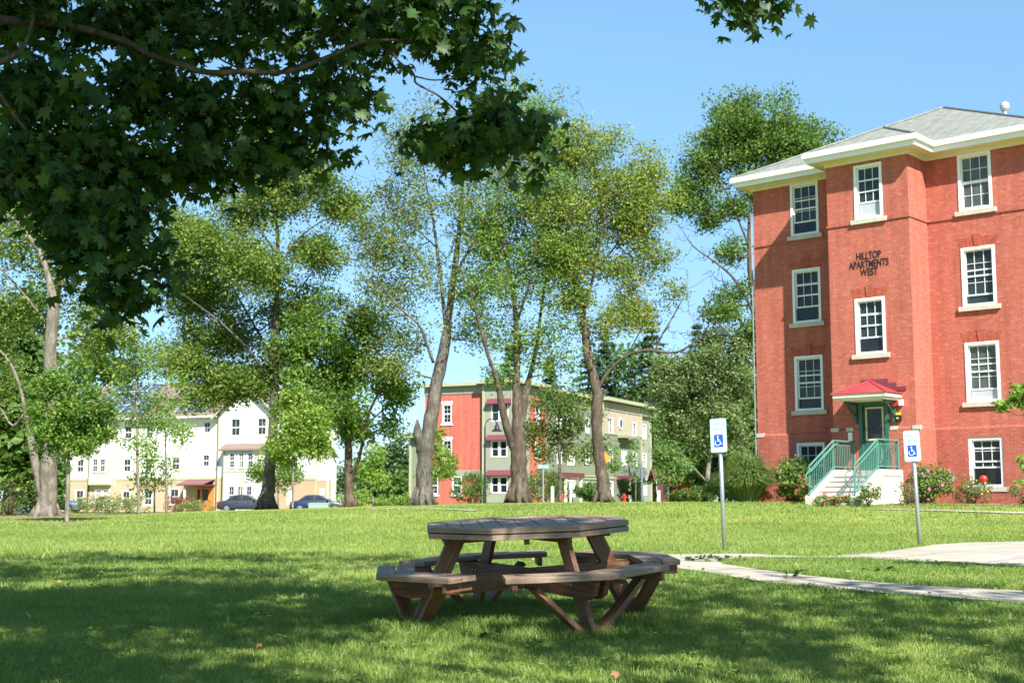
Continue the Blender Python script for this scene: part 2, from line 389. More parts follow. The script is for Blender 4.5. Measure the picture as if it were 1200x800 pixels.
for q in ((BL-.06, door[0]), (door[1], BRt+.06)): m.add([BT(q[0], WT-.06, -.06), BT(q[1], WT-.06, -.06), BT(q[1], WT, 0), BT(q[0], WT, 0)], [(0, 1, 2, 3)])
m.build('base_wall', M['brick_low'], BR, fix=False)
for T, nm in ((ST, 'bay_side_wall'), (SL, 'bay_side_wall')):
    m = MB(); wall(m, T, 0, D, WT, ZT); m.build(nm, M['brick'], BR, fix=False)
    m = MB(); T2 = (lambda T: lambda a, b, d: T(a, b, d-.06))(T); wall(m, T2, .06, D+.06, GB, WT-.06)
    m.add([T(0, WT-.06, -.06), T(D, WT-.06, -.06), T(D, WT, 0), T(0, WT, 0)], [(0, 1, 2, 3)]); m.build('base_wall', M['brick_low'], BR, fix=False)
for T, a0, a1 in ((lambda a, b, d: (XL+d, a, b), 0, YB), (lambda a, b, d: (XR-d, a, b), 0, YB), (lambda a, b, d: (a, YB-d, b), XL, XR)):
    hs = [(a0+q, a0+q+1.15, z0, z1) for q in (1.6, 5.0, 8.3) for z0, z1 in wins_wing]
    m = MB(); wall(m, T, a0, a1, GB, ZT, hs); m.build('wall', M['brick'], BR, fix=False)
    for h in hs: window(BR, T, *h, sash=False)
# string course, lintels, stone caps
m = MB()
for T, a0, a1 in ((FT, XL, BL), (FT, BRt, XR), (BT, BL-.04, BRt+.04)): m.mbox(T, a0, a1, 9.74, 9.80, -.04, .02)
m.mbox(ST, .02, D-.02, 9.74, 9.80, -.04, .02); m.build('string_course', M['brick_low'], BR)
def lintel(T, h):
    lint = MB()
    c = (h[0]+h[1])/2; w = (h[1]-h[0])/2
    lint.prism([(c-w-.02, h[3]), (c+w+.02, h[3]), (c+w+.16, h[3]+.34), (c-w-.16, h[3]+.34)], T, -.006, .01)
    lint.prism([(c-.09, h[3]-.01), (c+.09, h[3]-.01), (c+.15, h[3]+.44), (c-.15, h[3]+.44)], T, -.03, .01)
    lint.build('lintel', M['brick_lintel'], BR)
for h in holesL[1:3]+holesR[1:3]: lintel(FT, h)
lintel(BT, bayB)
for a in (BL-.07, BRt-.13, door[0]-.5, door[1]+.05): m = MB(); m.mbox(BT, a, a+(.30 if a > -.5 or a < -3 else .26), 2.40, 2.53, -.075, .05); m.build('stone_cap', M['stone'], BR)
m = MB(); m.mbox(FT, XL-.03, XL+.3, 2.38, 2.53, -.08, .05); m.build('stone_cap', M['stone'], BR)
# windows
window(BR, FT, *holesL[0], raised=.42, glass=M['glass'], low=M['glass_d'], sillmat=M['stone'], label='window with raised lower sash under the eaves')
window(BR, FT, *holesL[1], raised=.5, glass=M['glass_d'], low=M['glass_d']); window(BR, FT, *holesL[2], raised=.36, glass=M['glass'], low=M['glass_d']); window(BR, FT, *holesL[3])
window(BR, FT, *holesR[0], glass=M['glass_b']); window(BR, FT, *holesR[1], raised=.28, glass=M['glass'])
w = window(BR, FT, *holesR[2], raised=.33, glass=M['glass_b'], low=M['greyscreen'], label='window with grey unit under the raised sash')
w = window(BR, FT, *holesR[3], raised=.55, glass=M['glass_d'])
mm = MB(); mm.lathe([(0.001, -.13), (.08, -.11), (.13, -.04), (.135, .02), (.1, .1), (.001, .135)], (1.62, .075, .72), 14); mm.build('red_ball', M['plastic_red'], w, smooth=True)
window(BR, BT, *bayA, raised=.5, glass=M['glass'], low=M['greyscreen'], label='window with grey unit filling its lower third')
window(BR, BT, *bayB, raised=.48, glass=M['glass'], low=M['glass_d'])
# eaves
def ring(par, name, mat, off, z0, z1, thick):
    m = MB(); o = off
    pts = [(XL-o, -o), (BL-o, -o), (BL-o, -D-o), (BRt+o, -D-o), (BRt+o, -o), (XR+o, -o), (XR+o, YB+o), (XL-o, YB+o)]
    i = o-thick
    ins = [(XL-i, -i), (BL-i, -i), (BL-i, -D-i), (BRt+i, -D-i), (BRt+i, -i), (XR+i, -i), (XR+i, YB+i), (XL-i, YB+i)]
    n = 8
    for k in range(n):
        j = (k+1) % n
        q = [pts[k], pts[j], ins[j], ins[k]]
        m.add([(x, y, z) for z in (z0, z1) for x, y in q], [(0, 3, 2, 1), (4, 5, 6, 7), (0, 1, 5, 4), (2, 3, 7, 6), (1, 2, 6, 5), (0, 4, 7, 3)])
    return m.build(name, mat, par)
ring(BR, 'frieze', M['cream'], .06, 11.96, 12.12, .1)
ring(BR, 'soffit', M['cream'], .52, 12.12, 12.17, .52)
ring(BR, 'cornice', M['cream'], .16, 12.06, 12.119, .099)
ring(BR, 'fascia', M['white'], .54, 12.10, 12.30, .06)
ring(BR, 'gutter', M['white'], .64, 12.28, 12.47, .10)
def rooff(m, pts, faces):
    for f in faces:
        q = [np.array(pts[i], float) for i in f]; e = q[1]-q[0]; L = np.linalg.norm(e); e /= L
        nrm = np.cross(e, q[-1]-q[0]); nrm /= np.linalg.norm(nrm); up = np.cross(nrm, e)
        m.add(q, [list(range(len(q)))], [[(float(np.dot(p-q[0], e)), float(np.dot(p-q[0], up))) for p in q]])
m = MB(); e = .6; zr = 12.44
cx = (XL+XR)/2; hw = (XR-XL)/2+e; ap = (cx, YB/2, zr+.5*hw)
rooff(m, [(XL-e, -e, zr), (XR+e, -e, zr), (XR+e, YB+e, zr), (XL-e, YB+e, zr), ap], [(0, 1, 4), (1, 2, 4), (2, 3, 4), (3, 0, 4)])
hb = (BRt-BL)/2+e; bc = (BL+BRt)/2
r1 = (bc, -D-e+hb, zr+.5*hb); r2 = (bc, -e+hb+.05, zr+.5*hb)
rooff(m, [(BL-e, -D-e, zr), (BRt+e, -D-e, zr), r1, r2, (BRt+e, -e, zr), (BL-e, -e, zr)], [(0, 1, 2), (1, 4, 3, 2), (5, 0, 2, 3)])
rf = m.build('roof', M['roof'], BR, fix=False)
m = MB()
for a, b in (((XL-e, -e, zr), ap), ((XR+e, -e, zr), ap), ((BL-e, -D-e, zr), r1), ((BRt+e, -D-e, zr), r1), (r1, r2)): m.tube([np.array(a)+[0, 0, .02], np.array(b)+[0, 0, .02]], .05, 5)
m.build('ridge_cap', M['roof'], rf)
m = MB(); vx, vy = 2.05, 2.35; vz = zr+.5*(XR+e-vx)
m.lathe([(.07, -.3), (.07, .18), (.11, .2), (.16, .28), (.175, .38), (.15, .48), (.06, .53), (.001, .54)], (vx, vy, vz+.05), 14); m.lathe([(.2, -.12), (.2, -.1), (.1, .0)], (vx, vy, vz+.1), 14); m.build('roof_vent', M['ltgrey'], BR, smooth=False)
# downspout
m = MB(); m.tube([(XL-.45, -.5, 12.2), (XL-.42, -.42, 11.95), (XL-.1, -.08, 11.6), (XL-.07, -.05, 11.3), (XL-.07, -.05, -.2)], .024, 6); m.build('downspout', simple('grey_blue_paint', (.22, .25, .29, 1), .5, .05, 3), BR)
m = MB(); m.mbox(FT, .42, .66, .66, .88, -.12, -.05); m.build('vent_box', M['ltgrey'], BR)
# door
m = MB(); a0, a1, b0, b1 = door
for q in ((a0, a0+.13, b0, b1), (a1-.13, a1, b0, b1), (a0+.13, a1-.13, b1-.17, b1)): m.mbox(BT, *q, -.08, .1)
dr = m.build('door_frame', M['dkgreen'], BR)
m = MB(); m.mbox(BT, a0+.13, a1-.13, b0, b1-.17, .03, .08); dd = m.build('door', M['dkgreen'], BR)
m = MB(); gx0, gx1, g0, g1 = -1.87, -1.19, 2.06, 3.22
for q in ((gx0, gx0+.06, g0, g1), (gx1-.06, gx1, g0, g1), (gx0+.06, gx1-.06, g0, g0+.06), (gx0+.06, gx1-.06, g1-.06, g1)): m.mbox(BT, *q, .0, .029)
m.build('glazing_bead', M['yellowtrim'], dd)
m = MB(); m.mbox(BT, gx0+.06, gx1-.06, g0+.06, g1-.06, .015, .029); m.build('pane', M['glass_d'], dd)
m = MB(); m.mbox(BT, gx1+.02, gx1+.07, 1.98, 2.2, -.03, .03); m.build('handle', M['galv'], dd)
m = MB(); m.mbox(BT, -2.48, -2.34, 2.02, 2.36, -.13, -.061); m.build('intercom', M['white'], BR)
m = MB(); m.mbox(BT, -.72, -.52, 2.70, 2.90, -.12, 0); bx = m.build('call_box', M['black'], BR)
m = MB(); m.mbox(BT, -.69, -.55, 2.901, 2.98, -.1, 0); m.mbox(BT, -.66, -.58, 2.77, 2.82, -.128, -.121); m.build('call_box_label', M['plastic_yel'], bx)
m = MB(); m.tube([BT(-.68, 3.32, 0), BT(-.68, 3.32, -.18)], .12, 12); m.build('alarm_bell', M['plastic_red'], BR)
m = MB(); m.mbox(BT, -.56, -.44, 3.22, 3.42, -.12, 0); m.build('alarm_strobe', M['white'], BR)
# stepped red flashing + canopy
cm = -1.47
m = MB(); m.prism([(cm-1.1, 3.74), (cm-1.1, 3.88), (cm-.80, 3.88), (cm-.80, 4.02), (cm-.5, 4.02), (cm-.5, 4.18), (cm+.5, 4.18), (cm+.5, 4.02), (cm+.80, 4.02), (cm+.80, 3.88), (cm+1.15, 3.88), (cm+1.15, 3.74)], BT, -.03, .01)
m.build('stepped_flashing', M['darkred'], BR)
cw = .97; cd = 1.3
m = MB()
A_ = [BT(cm-cw-.05, 3.62, 0), BT(cm+cw+.05, 3.62, 0), BT(cm+cw+.05, 3.62, -cd), BT(cm-cw-.05, 3.62, -cd)]
rw, rfx = BT(cm, 4.08, 0), BT(cm, 4.08, -.45)
m.add(A_+[rw, rfx], [(3, 2, 5), (2, 1, 4, 5), (0, 3, 5, 4)])
cn = m.build('canopy_roof', M['redroof'], BR)
m = MB()
for a, b in ((A_[3], rfx), (A_[2], rfx), (rw, rfx)): m.tube([np.array(a)+[0, 0, .01], np.array(b)+[0, 0, .01]], .025, 5)
m.build('canopy_hip', M['redroof'], cn)
m = MB(); m.mbox(BT, cm-cw, cm+cw, 3.49, 3.61, -cd+.04, -.0); m.mbox(BT, cm-cw+.08, cm+cw-.08, 3.40, 3.49, -cd+.12, -.03); m.build('canopy_soffit', M['cream'], BR)
for x in (cm-.72, cm+.72):
    m = MB()
    m.mbox(BT, x-.05, x+.05, 2.66, 3.40, -.11, 0); m.mbox(BT, x-.05, x+.05, 3.30, 3.40, -.85, -.11)
    X = x; m.prism([(-.11, 2.95), (-.72, 3.30), (-.60, 3.30), (-.11, 2.85)], lambda a, b, d: (X+d, a-D, b), -.035, .035)
    m.build('canopy_bracket', M['dkgreen'], BR)
# stairs
m = MB(); sx0, sx1 = -2.42, -.52; ck = .28; L0 = -D-.06; Ld = 1.55; nst = 6; tr = .31; rise = 1.0/nst
lx0, lx1 = sx0+ck, sx1-ck
m.box(lx0, lx1, L0-Ld, L0, GB, 1.0)
for i in range(nst-1):
    zt = 1.0-rise*(i+1); m.box(lx0, lx1, L0-Ld-tr*(i+1), L0-Ld-tr*i-.001, GB, zt); m.box(lx0, lx1, L0-Ld-tr*(i+1)-.025, L0-Ld-tr*(i+1), zt-.04, zt)
st = m.build('entrance_stairs', M['stepconc'], BR)
m = MB()
for x0, x1 in ((sx0, lx0-.002), (lx1+.002, sx1)):
    yb = L0-Ld-tr*(nst-.3)
    pr = [(L0, GB), (L0, 1.03), (L0-Ld, 1.03), (yb, .12), (yb, GB)]
    m.prism(pr, (lambda x: lambda a, b, d: (x+d, a, b))(x0), 0, x1-x0)
# recessed panel outline on the outer cheek
m.build('cheek_wall', M['stepconc'], st)
m = MB()
for q in ([(L0-.1, .84), (L0-Ld+.1, .84), (L0-Ld+.1, .80), (L0-.1, .80)], [(L0-Ld+.1, .84), (L0-Ld-1.35, .1), (L0-Ld-1.32, .06), (L0-Ld+.1, .80)]):
    m.prism(q, lambda a, b, d: (sx1+d, a, b), 0, .015)
m.build('cheek_moulding', M['conc'], st)
def railing(x, curl):
    m = MB(); y0, y1, y2 = L0-.02, L0-Ld, L0-Ld-tr*(nst-.5); za, zb_ = 1.03, 0.13
    def zz(y, h): return (za if y >= y1 else za+(zb_-za)*(y1-y)/(y1-y2))+h
    for y in (y0, y1, y2): m.tube([(x, y, zz(y, -.02)), (x, y, zz(y, 1.0))], .032, 6)
    for h, r in ((.99, .034), (.84, .024), (.10, .024)): m.tube([(x, y0, zz(y0, h)), (x, y1, zz(y1, h)), (x, y2, zz(y2, h))], r, 6)
    y = y0-.13
    while y > y2+.05:
        if abs(y-y1) > .05: m.tube([(x, y, zz(y, .10)), (x, y, zz(y, .84))], .013, 5)
        y -= .125
    r = m.build('railing', M['green'], BR)
    m = MB(); xx = x+curl*.10
    pts = [(xx, y1+.15, za+.90), (xx, y1, za+.88), (xx, y2-.05, zb_+.82)]
    for k in range(9):
        a = math.pi*.5-k*math.pi/8; pts.append((xx, y2-.2-.22*math.cos(a)*1.0, zb_+.56+.24*math.sin(a)))
    pts.append((xx, y2, zb_+.32)); m.tube(pts, .022, 6)
    c0 = (xx, y1+.35, za+.55)
    if curl < 0: m.tube([(c0[0], c0[1]+.2*math.cos(t)*(1 if math.sin(t) > 0 else 1), c0[2]+.32*math.sin(t)) for t in np.linspace(-1.9, 1.9, 13)], .02, 6)
    m.build('handrail', M['green'], r)
railing(sx0+.14, 1); railing(sx1-.14, -1)
# lettering
for body, z, wd, h in (('HILLTOP', 8.45, .93, .27), ('APARTMENTS', 8.15, 1.50, .27), ('WEST', 7.86, .66, .27)):
    o = text_mesh(body, .36, M['black'], BR, 'lettering', extrude=.006, offset=.004)
    xs = [v.co.x for v in o.data.vertices]; k = wd/(max(xs)-min(xs))
    for v in o.data.vertices: v.co = (-1.55+v.co.x*k, -D-.008+v.co.y, z+v.co.z*1.0)
    o['label'] = 'black letters reading '+body
# ================================================================ white house
W0 = np.array([-25.813, 117.0, 0]); WA = math.radians(68)
wz = -1.0
WH = root('white_apartment_house', 'long white three-storey house with tan ground floor, brown roof and solar panels', 'building', (W0[0], W0[1], EZ+wz), -(math.pi/2-WA), zb=-wz)
HL = -24.0; gw = 6.0; TB = 1.9
def two(T, a0, a1, z1, holes, zb=-1.8):
    m = MB(); wall(m, T, a0, a1, TB+.12, z1, [h for h in holes if h[2] > TB], .08); m.build('wall', M['wsiding'], WH, fix=False)
    m = MB(); wall(m, T, a0, a1, zb, TB-.1, [h for h in holes if h[3] < TB], .08); m.build('ground_floor_wall', M['tsiding'], WH, fix=False)
    m = MB(); m.mbox(T, a0, a1, TB-.1, TB+.12, -.03, .05); m.build('band', M['olivetrim'], WH)
front = [(-15.65, -14.6, -.55, .99), (-8.0, -6.95, -.5, .9), (-5.2, -4.1, -.45, 1.08), (-15.65, -14.7, 2.49, 3.75), (-5.1, -4.1, 2.6, 3.95), (-1.78, -.94, 5.85, 6.98), (-1.8, -.95, 2.9, 4.08), (-15.65, -14.7, 5.5, 6.8), (-8, -7.1, 5.5, 6.8), (-8, -7.1, 2.5, 3.8), (-5.1, -4.2, 5.6, 6.9), (-18.6, -17.6, -.5, 1.), (-18.6, -17.6, 2.5, 3.75), (-18.6, -17.6, 5.5, 6.8), (-21.6, -20.6, 2.5, 3.75), (-21.6, -20.6, -.5, 1.), (-10.4, -9.4, 2.5, 3.8), (-10.4, -9.4, -.5, .9), (-10.4, -9.4, 5.5, 6.8)]
two(FT, HL, 0, 7.45, front)
for h in front: window(WH, FT, *h, cols=2, rows=1, sill=False, frame=.11, inset=.05, trim=M['white'])
gab = [(1.23, 2.34, 5.53, 7.17), (3.95, 5.0, 5.55, 7.17)]
GT = lambda a, b, d: (a, d-.25, b)
two(GT, 0, gw, 7.6, gab)
for h in gab: window(WH, GT, *h, cols=2, rows=1, sill=False, frame=.11, inset=.05)
m = MB(); m.prism([(0, 7.6), (gw, 7.6), (gw/2, 10.15)], GT, 0, .1); m.build('gable_wall', M['wsiding'], WH)
GR = lambda a, b, d: (gw-d, a, b)
sidew = [(.9, 1.75, 2.6, 4.0), (3.4, 4.3, 5.4, 6.9), (3.4, 4.3, 2.5, 4.0), (1.6, 2.5, -.4, 1.1), (5.3, 6.1, 2.5, 3.9)]
two(GR, -.25, 6.6, 7.6, sidew)
for h in sidew: window(WH, GR, *h, cols=2, rows=1, sill=False, frame=.11, inset=.05)
m = MB(); T5 = lambda a, b, d: (gw-.03-d, a, b)
m.add([T5(6.6, TB+.1, 0), T5(9.6, TB+.1, 0), T5(9.6, 4.1, 0), T5(6.6, 6.3, 0)], [(0, 1, 2, 3)]); m.build('wall', M['wsiding'], WH, fix=False)
m = MB(); wall(m, T5, 6.6, 9.6, -1.8, TB-.1, [(7.3, 8.1, -.3, 1.1)]); m.build('ground_floor_wall', M['tsiding'], WH, fix=False); window(WH, T5, 7.3, 8.1, -.3, 1.1, cols=1, sill=False, inset=.05)
for q in ((6.6, 9.6, TB-.1, TB+.1, -.03, .05), (9.45, 9.65, -1.8, 4.1, -.04, .1), (8.6, 8.75, -1.8, 1.8, -.04, .1)): m = MB(); m.mbox(T5, *q); m.build('trim_board', M['white'], WH)
m = MB(); rooff(m, [(gw+.4, 6.4, 6.55), (gw+.4, 10.0, 3.95), (0, 10.0, 3.95), (0, 6.4, 6.55)], [(0, 1, 2, 3)]); m.add([(gw+.4, 6.4, 6.4), (gw+.4, 10, 3.8), (gw+.4, 10, 3.95), (gw+.4, 6.4, 6.55)], [(0, 1, 2, 3)]); m.build('lean_to_roof', M['hroof'], WH, fix=False)
# roofs
m = MB(); RY = 5.2; RZ = 11.0
rooff(m, [(HL-.5, -.55, 7.4), (.2, -.55, 7.4), (.2, RY, RZ), (HL-.5, RY, RZ)], [(0, 1, 2, 3)]); rooff(m, [(.2, 2*RY+.5, 7.4), (HL-.5, 2*RY+.5, 7.4), (HL-.5, RY, RZ), (.2, RY, RZ)], [(0, 1, 2, 3)])
q = gw/2+.45; zg = 7.6-.38
rooff(m, [(gw/2-q, 10.5, zg), (gw/2-q, -.75, zg), (gw/2, -.75, 10.28), (gw/2, 10.5, 10.28)], [(0, 1, 2, 3)]); rooff(m, [(gw/2+q, -.75, zg), (gw/2+q, 10.5, zg), (gw/2, 10.5, 10.28), (gw/2, -.75, 10.28)], [(0, 1, 2, 3)])
wr = m.build('roof', M['hroof'], WH, fix=False)
m = MB()
for s in (-1, 1): m.prism([(gw/2+s*q, zg-.22), (gw/2+s*q, zg-.02), (gw/2, 10.26), (gw/2, 10.0)], lambda a, b, d: (a, -.76+d, b), 0, .04)
m.build('barge_board', M['olivetrim'], wr)
m = MB(); m.box(HL-.5, .0, -.66, -.5, 7.28, 7.44); m.build('gutter', M['white'], WH)
m = MB(); m.box(HL-.4, 0, -.5, 0, 7.3, 7.36); m.build('soffit', M['cream'], WH)
def onroof(x0, x1, t0, t1, par=None):
    m = MB(); f = lambda x, t: (x, -.55+(RY+.55)*t, 7.4+(RZ-7.4)*t+.12)
    rooff(m, [f(x0, t0), f(x1, t0), f(x1, t1), f(x0, t1)], [(0, 1, 2, 3)]); m.build('solar_panel', M['pv'], WH, fix=False)
onroof(-4.9, -1.6, .1, .5); onroof(-5.6, -2.7, .52, .95); onroof(-14.2, -8.2, .12, .5); onroof(-15, -9.6, .52, .95); onroof(-22, -17, .3, .9)
for T, q in [(FT, (x, x+.16, -1.5, 7.3, -.05, .05)) for x in (-13.9, -11.2, -9.2, -8.9, -17)]+[(FT, (-1.84, -1.78, 4.1, 5.8, -.03, .02)), (FT, (-.94, -.88, 4.1, 5.8, -.03, .02)), (GT, (.0, .16, -1.5, 7.5, -.05, .05)), (GR, (6.45, 6.6, -1.5, 7.5, -.05, .02))]:
    m = MB(); m.mbox(T, *q); m.build('trim_board', M['olivetrim'], WH)
for x in (-.12, -14.1):
    m = MB(); m.tube([(x, -.12, 7.3), (x, -.12, -1)], .06, 6); m.build('downspout', M['black'], WH)
# boxed bays
def boxbay(x0, x1, y, z0, z1, dep, wl, shed):
    T = lambda a, b, d: (a, y-dep+d, b)
    m = MB(); m.box(x0, x1, y-dep, y+.02, z0, z1); b = m.build('boxed_bay', M['wsiding'], WH)
    for h in wl: window(WH, T, *h, cols=2, rows=2, sill=False, frame=.10, inset=-.04, proud=.08)
    m = MB()
    for x in (x0, x1-.14, (x0+x1)/2-.06): m.mbox(T, x, x+.14, z0, z1, -.04, .0)
    m.mbox(T, x0, x1, z0, z0+.15, -.05, .0); m.mbox(T, x0+.14, x1-.14, TB+.5, TB+.62, -.035, .0); m.build('trim_board', M['olivetrim'], b)
    if shed:
        m = MB(); rooff(m, [(x0-.3, y-dep-.35, z1), (x1+.3, y-dep-.35, z1), (x1+.3, y, z1+.55), (x0-.3, y, z1+.55)], [(0, 1, 2, 3)]); m.box(x0-.3, x1+.3, y-dep-.35, y, z1-.14, z1-.005); m.build('shed_roof', M['hroof'], b, fix=False)
boxbay(1.1, 4.75, -.25, -1.6, 4.4, .7, [(1.65, 2.35, 2.72, 4.15), (2.6, 3.3, 2.72, 4.15), (3.5, 4.2, 2.72, 4.15), (1.65, 2.4, -.4, 1.3), (2.55, 3.3, -.4, 1.3), (3.45, 4.2, -.4, 1.3)], True)
boxbay(-13.8, -11.5, 0, 1.4, 7.2, .45, [(-13.45, -12.7, 2.5, 3.85), (-12.6, -11.85, 2.5, 3.85), (-13.45, -12.7, 5.5, 6.8), (-12.6, -11.85, 5.5, 6.8)], False)
window(WH, FT, -13.36, -12.55, -.55, 1.02, cols=2, sill=False, frame=.10, inset=-.03, proud=.06); window(WH, FT, -12.5, -11.7, -.55, 1.02, cols=2, sill=False, frame=.10, inset=-.03, proud=.06)
# orange door and its canopy
m = MB(); m.mbox(FT, -2.2, -.45, -1.3, 1.15, -.06, 0); dr = m.build('door', M['orange'], WH)
m = MB(); m.mbox(FT, -1.6, -1.0, .0, .95, -.085, -.061); m.mbox(FT, -2.1, -1.9, .0, .95, -.085, -.061); m.build('pane', M['glass_d'], dr)
m = MB(); m.box(-2.55, -2.4, -1.55, -1.4, -1.3, 1.4); m.build('canopy_post', M['cream'], WH)
m = MB(); rooff(m, [(-3.2, -1.8, 1.38), (-.35, -1.8, 1.38), (-.35, 0, 1.85), (-3.2, 0, 1.85)], [(0, 1, 2, 3)]); m.box(-3.2, -.35, -1.8, 0, 1.28, 1.37); m.build('door_canopy', M['darkred'], WH, fix=False)
m = MB(); m.box(HL, gw-.05, .15, 10.3, -1.8, 7.3); m.build('inner_wall', M['wsiding'], WH)
# ================================================================ red and green building
R0 = np.array([.285, 111.0, 0]); RA = math.radians(65); rz_ = -.3
RB = root('red_and_green_apartment_block', 'three-storey block with coral brick end, sage green siding and flat cornice', 'building', (R0[0], R0[1], EZ+rz_), -(math.pi/2-RA), zb=-rz_)
RG = -1.0; RT = 9.0
def panel(T, a0, a1, b0, b1, mat, name, holes=(), d=0.):
    m = MB(); T2 = lambda a, b, dd: T(a, b, dd+d); wall(m, T2, a0, a1, b0, b1, holes, .1); return m.build(name, mat, RB, fix=False)
RS = lambda a, b, d: (-d, a, b)
redw = [(-6.93, -6.03, 6.55, 8.2), (-6.92, -6.0, 3.56, 5.15), (-5.95, -5.03, .5, 2.03), (-8.2, -7.3, .5, 2.03)]
panel(FT, -8.64, -2.92, RG, 2.06, M['rbrick'], 'red_wall', redw[2:]); panel(FT, -8.64, -2.92, 2.55, 9.05, M['rbrick'], 'red_wall', redw[:2])
for q in ((-8.66, -2.92, 2.06, 2.55, -.06, .05), (-8.7, -2.92, 9.05, 9.75, -.05, .05)): m = MB(); m.mbox(FT, *q); m.build('band', M['gpanel'], RB)
for h in redw: window(RB, FT, *h, cols=2, rows=2, sill=True, frame=.085, sillw=.12, sillmat=M['white'], glass=M['glass_d'])
for h in redw: m = MB(); m.mbox(FT, h[0]-.1, h[1]+.1, h[3]+.005, h[3]+.26, -.05, .02); m.build('lintel', M['cream'], RB)
m = MB(); m.mbox(FT, -7.3, -7.0, 5.6, 5.78, -.15, 0); m.build('wall_vent', M['black'], RB)
gww = [(-2.1, -1.32, 6.57, 8.15), (-1.3, -.5, 6.57, 8.15), (-2.1, -1.35, 3.58, 5.0), (-1.33, -.6, 3.58, 5.0), (-2.1, -1.35, .58, 2.0), (-1.33, -.55, .58, 2.0)]
GF = lambda a, b, d: (a, d-.35, b)
panel(GF, -2.92, 0, RG, 9.75, M['gpanel'], 'green_wall', gww)
m = MB(); m.box(-2.92, -2.9, -.35, .05, RG, 9.75); m.mbox(GF, -2.92, -2.72, RG, 9.75, -.05, .02); m.mbox(GF, -.2, .0, RG, 9.75, -.05, .02); m.build('corner_board', M['gtrim'], RB)
for h in gww: window(RB, GF, *h, cols=1, rows=1, sill=False, frame=.08, glass=M['glass_d'])
for z in (8.1, 5.05, 2.1):
    m = MB(); m.add([GF(-2.45, z, -.45), GF(-.2, z, -.45), GF(-.2, z+.42, 0), GF(-2.45, z+.42, 0), GF(-2.45, z-.06, -.45), GF(-.2, z-.06, -.45), GF(-.2, z-.06, 0), GF(-2.45, z-.06, 0)], [(0, 1, 2, 3), (4, 5, 1, 0), (5, 6, 2, 1), (4, 0, 3, 7), (7, 6, 5, 4)]); m.build('awning', M['darkred'], RB)
# side facade
SW = [(10.0, 11.1, 3.28, 4.4), (12.5, 13.35, 3.24, 4.4), (13.45, 14.3, 3.24, 4.4), (10., 11.1, .4, 1.85), (12.5, 13.35, .3, 1.85), (13.45, 14.3, .3, 1.85), (10., 11.1, 6.4, 7.6), (12.5, 14.3, 6.4, 7.7),
      (22.3, 23.4, 6.6, 8.2), (29.2, 30.4, 6.6, 8.1), (33, 34.1, 6.5, 8.1), (22.3, 23.4, 3.5, 5.1), (25.8, 26.55, 3.5, 5.0), (26.65, 27.3, 3.5, 5.0), (33, 34.1, 3.5, 5.), (29.2, 30.4, 3.5, 5.), (22.2, 23.3, .4, 1.9), (29.2, 30.4, .4, 2.), (33.1, 34.1, .5, 1.9), (17.0, 18.0, 3.4, 4.8), (17.0, 18.0, .4, 1.8), (17., 18., 6.4, 7.9), (4.2, 5.2, .5, 2.0), (4.2, 5.2, 3.5, 5), (4.2, 5.2, 6.5, 8.1)]
panel(RS, 0, 2.9, RG, 9.7, M['gpanel'], 'green_wall', ())
panel(RS, 2.9, 6.5, RG, 9.0, M['rbrick'], 'red_wall', [h for h in SW if 2.9 < h[0] < 6.5], .06)
panel(RS, 2.9, 6.5, 9.0, 9.7, M['gpanel'], 'green_wall', (), .05)
panel(RS, 6.5, 20.5, RG, 9.7, M['gsiding'], 'green_wall', [h for h in SW if 6.5 < h[0] < 20.5], .5)
panel(RS, 20.5, 31.9, RG, 6.55, M['gsiding'], 'green_wall', [h for h in SW if 20.5 < h[0] < 31.9 and h[3] < 6.55], .1)
panel(RS, 20.5, 31.9, 6.55, 9.7, M['pink'], 'pink_panel_wall', [h for h in SW if 20.5 < h[0] < 31.9 and h[3] > 6.55], .1)
panel(RS, 31.9, 35.6, RG, 9.7, M['gpanel'], 'green_wall', [h for h in SW if 31.9 < h[0]], .35)
for q in [(x, x+.3, RG, 9.7, o-.03, o+.5) for x, o in ((20.5, .05), (31.7, .05), (35.4, .3), (6.5, .45))]: m = MB(); m.mbox(RS, *q); m.build('corner_board', M['gtrim'], RB)
for q in ((6.8, 20.4, 2.0, 2.12, .43, .5), (6.8, 20.4, 2.25, 2.37, .43, .5), (20.8, 31.7, 6.5, 6.66, .03, .1), (20.8, 35.4, 8.9, 9.0, .03, .36), (27.2, 27.35, 6.7, 8.88, .05, .1), (20.8, 35.4, 2.1, 2.3, .03, .36)): m = MB(); m.mbox(RS, *q); m.build('trim_band', M['gtrim'], RB)
for h in SW:
    o = .06 if 2.9 < h[0] < 6.5 else .5 if h[0] < 20.5 else .1 if h[0] < 31.9 else .35
    window(RB, (lambda o: lambda a, b, d: RS(a, b, d+o))(o), *h, cols=2, rows=1, sill=False, frame=.12, glass=M['glass_d'])
m = MB(); m.mbox(RS, 24.6, 29.2, 6.25, 6.5, -.7, .1); m.build('ledge', M['gpanel'], RB)
m = MB(); n = 14; cxo, czo = 25.5, 7.73
m.prism([(cxo+.5*math.cos(2*math.pi*k/n), czo+.62*math.sin(2*math.pi*k/n)) for k in range(n)], RS, -.0, .1); ov = m.build('oval_window', M['white'], RB)
m = MB(); m.prism([(cxo+.34*math.cos(2*math.pi*k/n), czo+.46*math.sin(2*math.pi*k/n)) for k in range(n)], RS, -.02, .0); m.build('pane', M['glass'], ov)
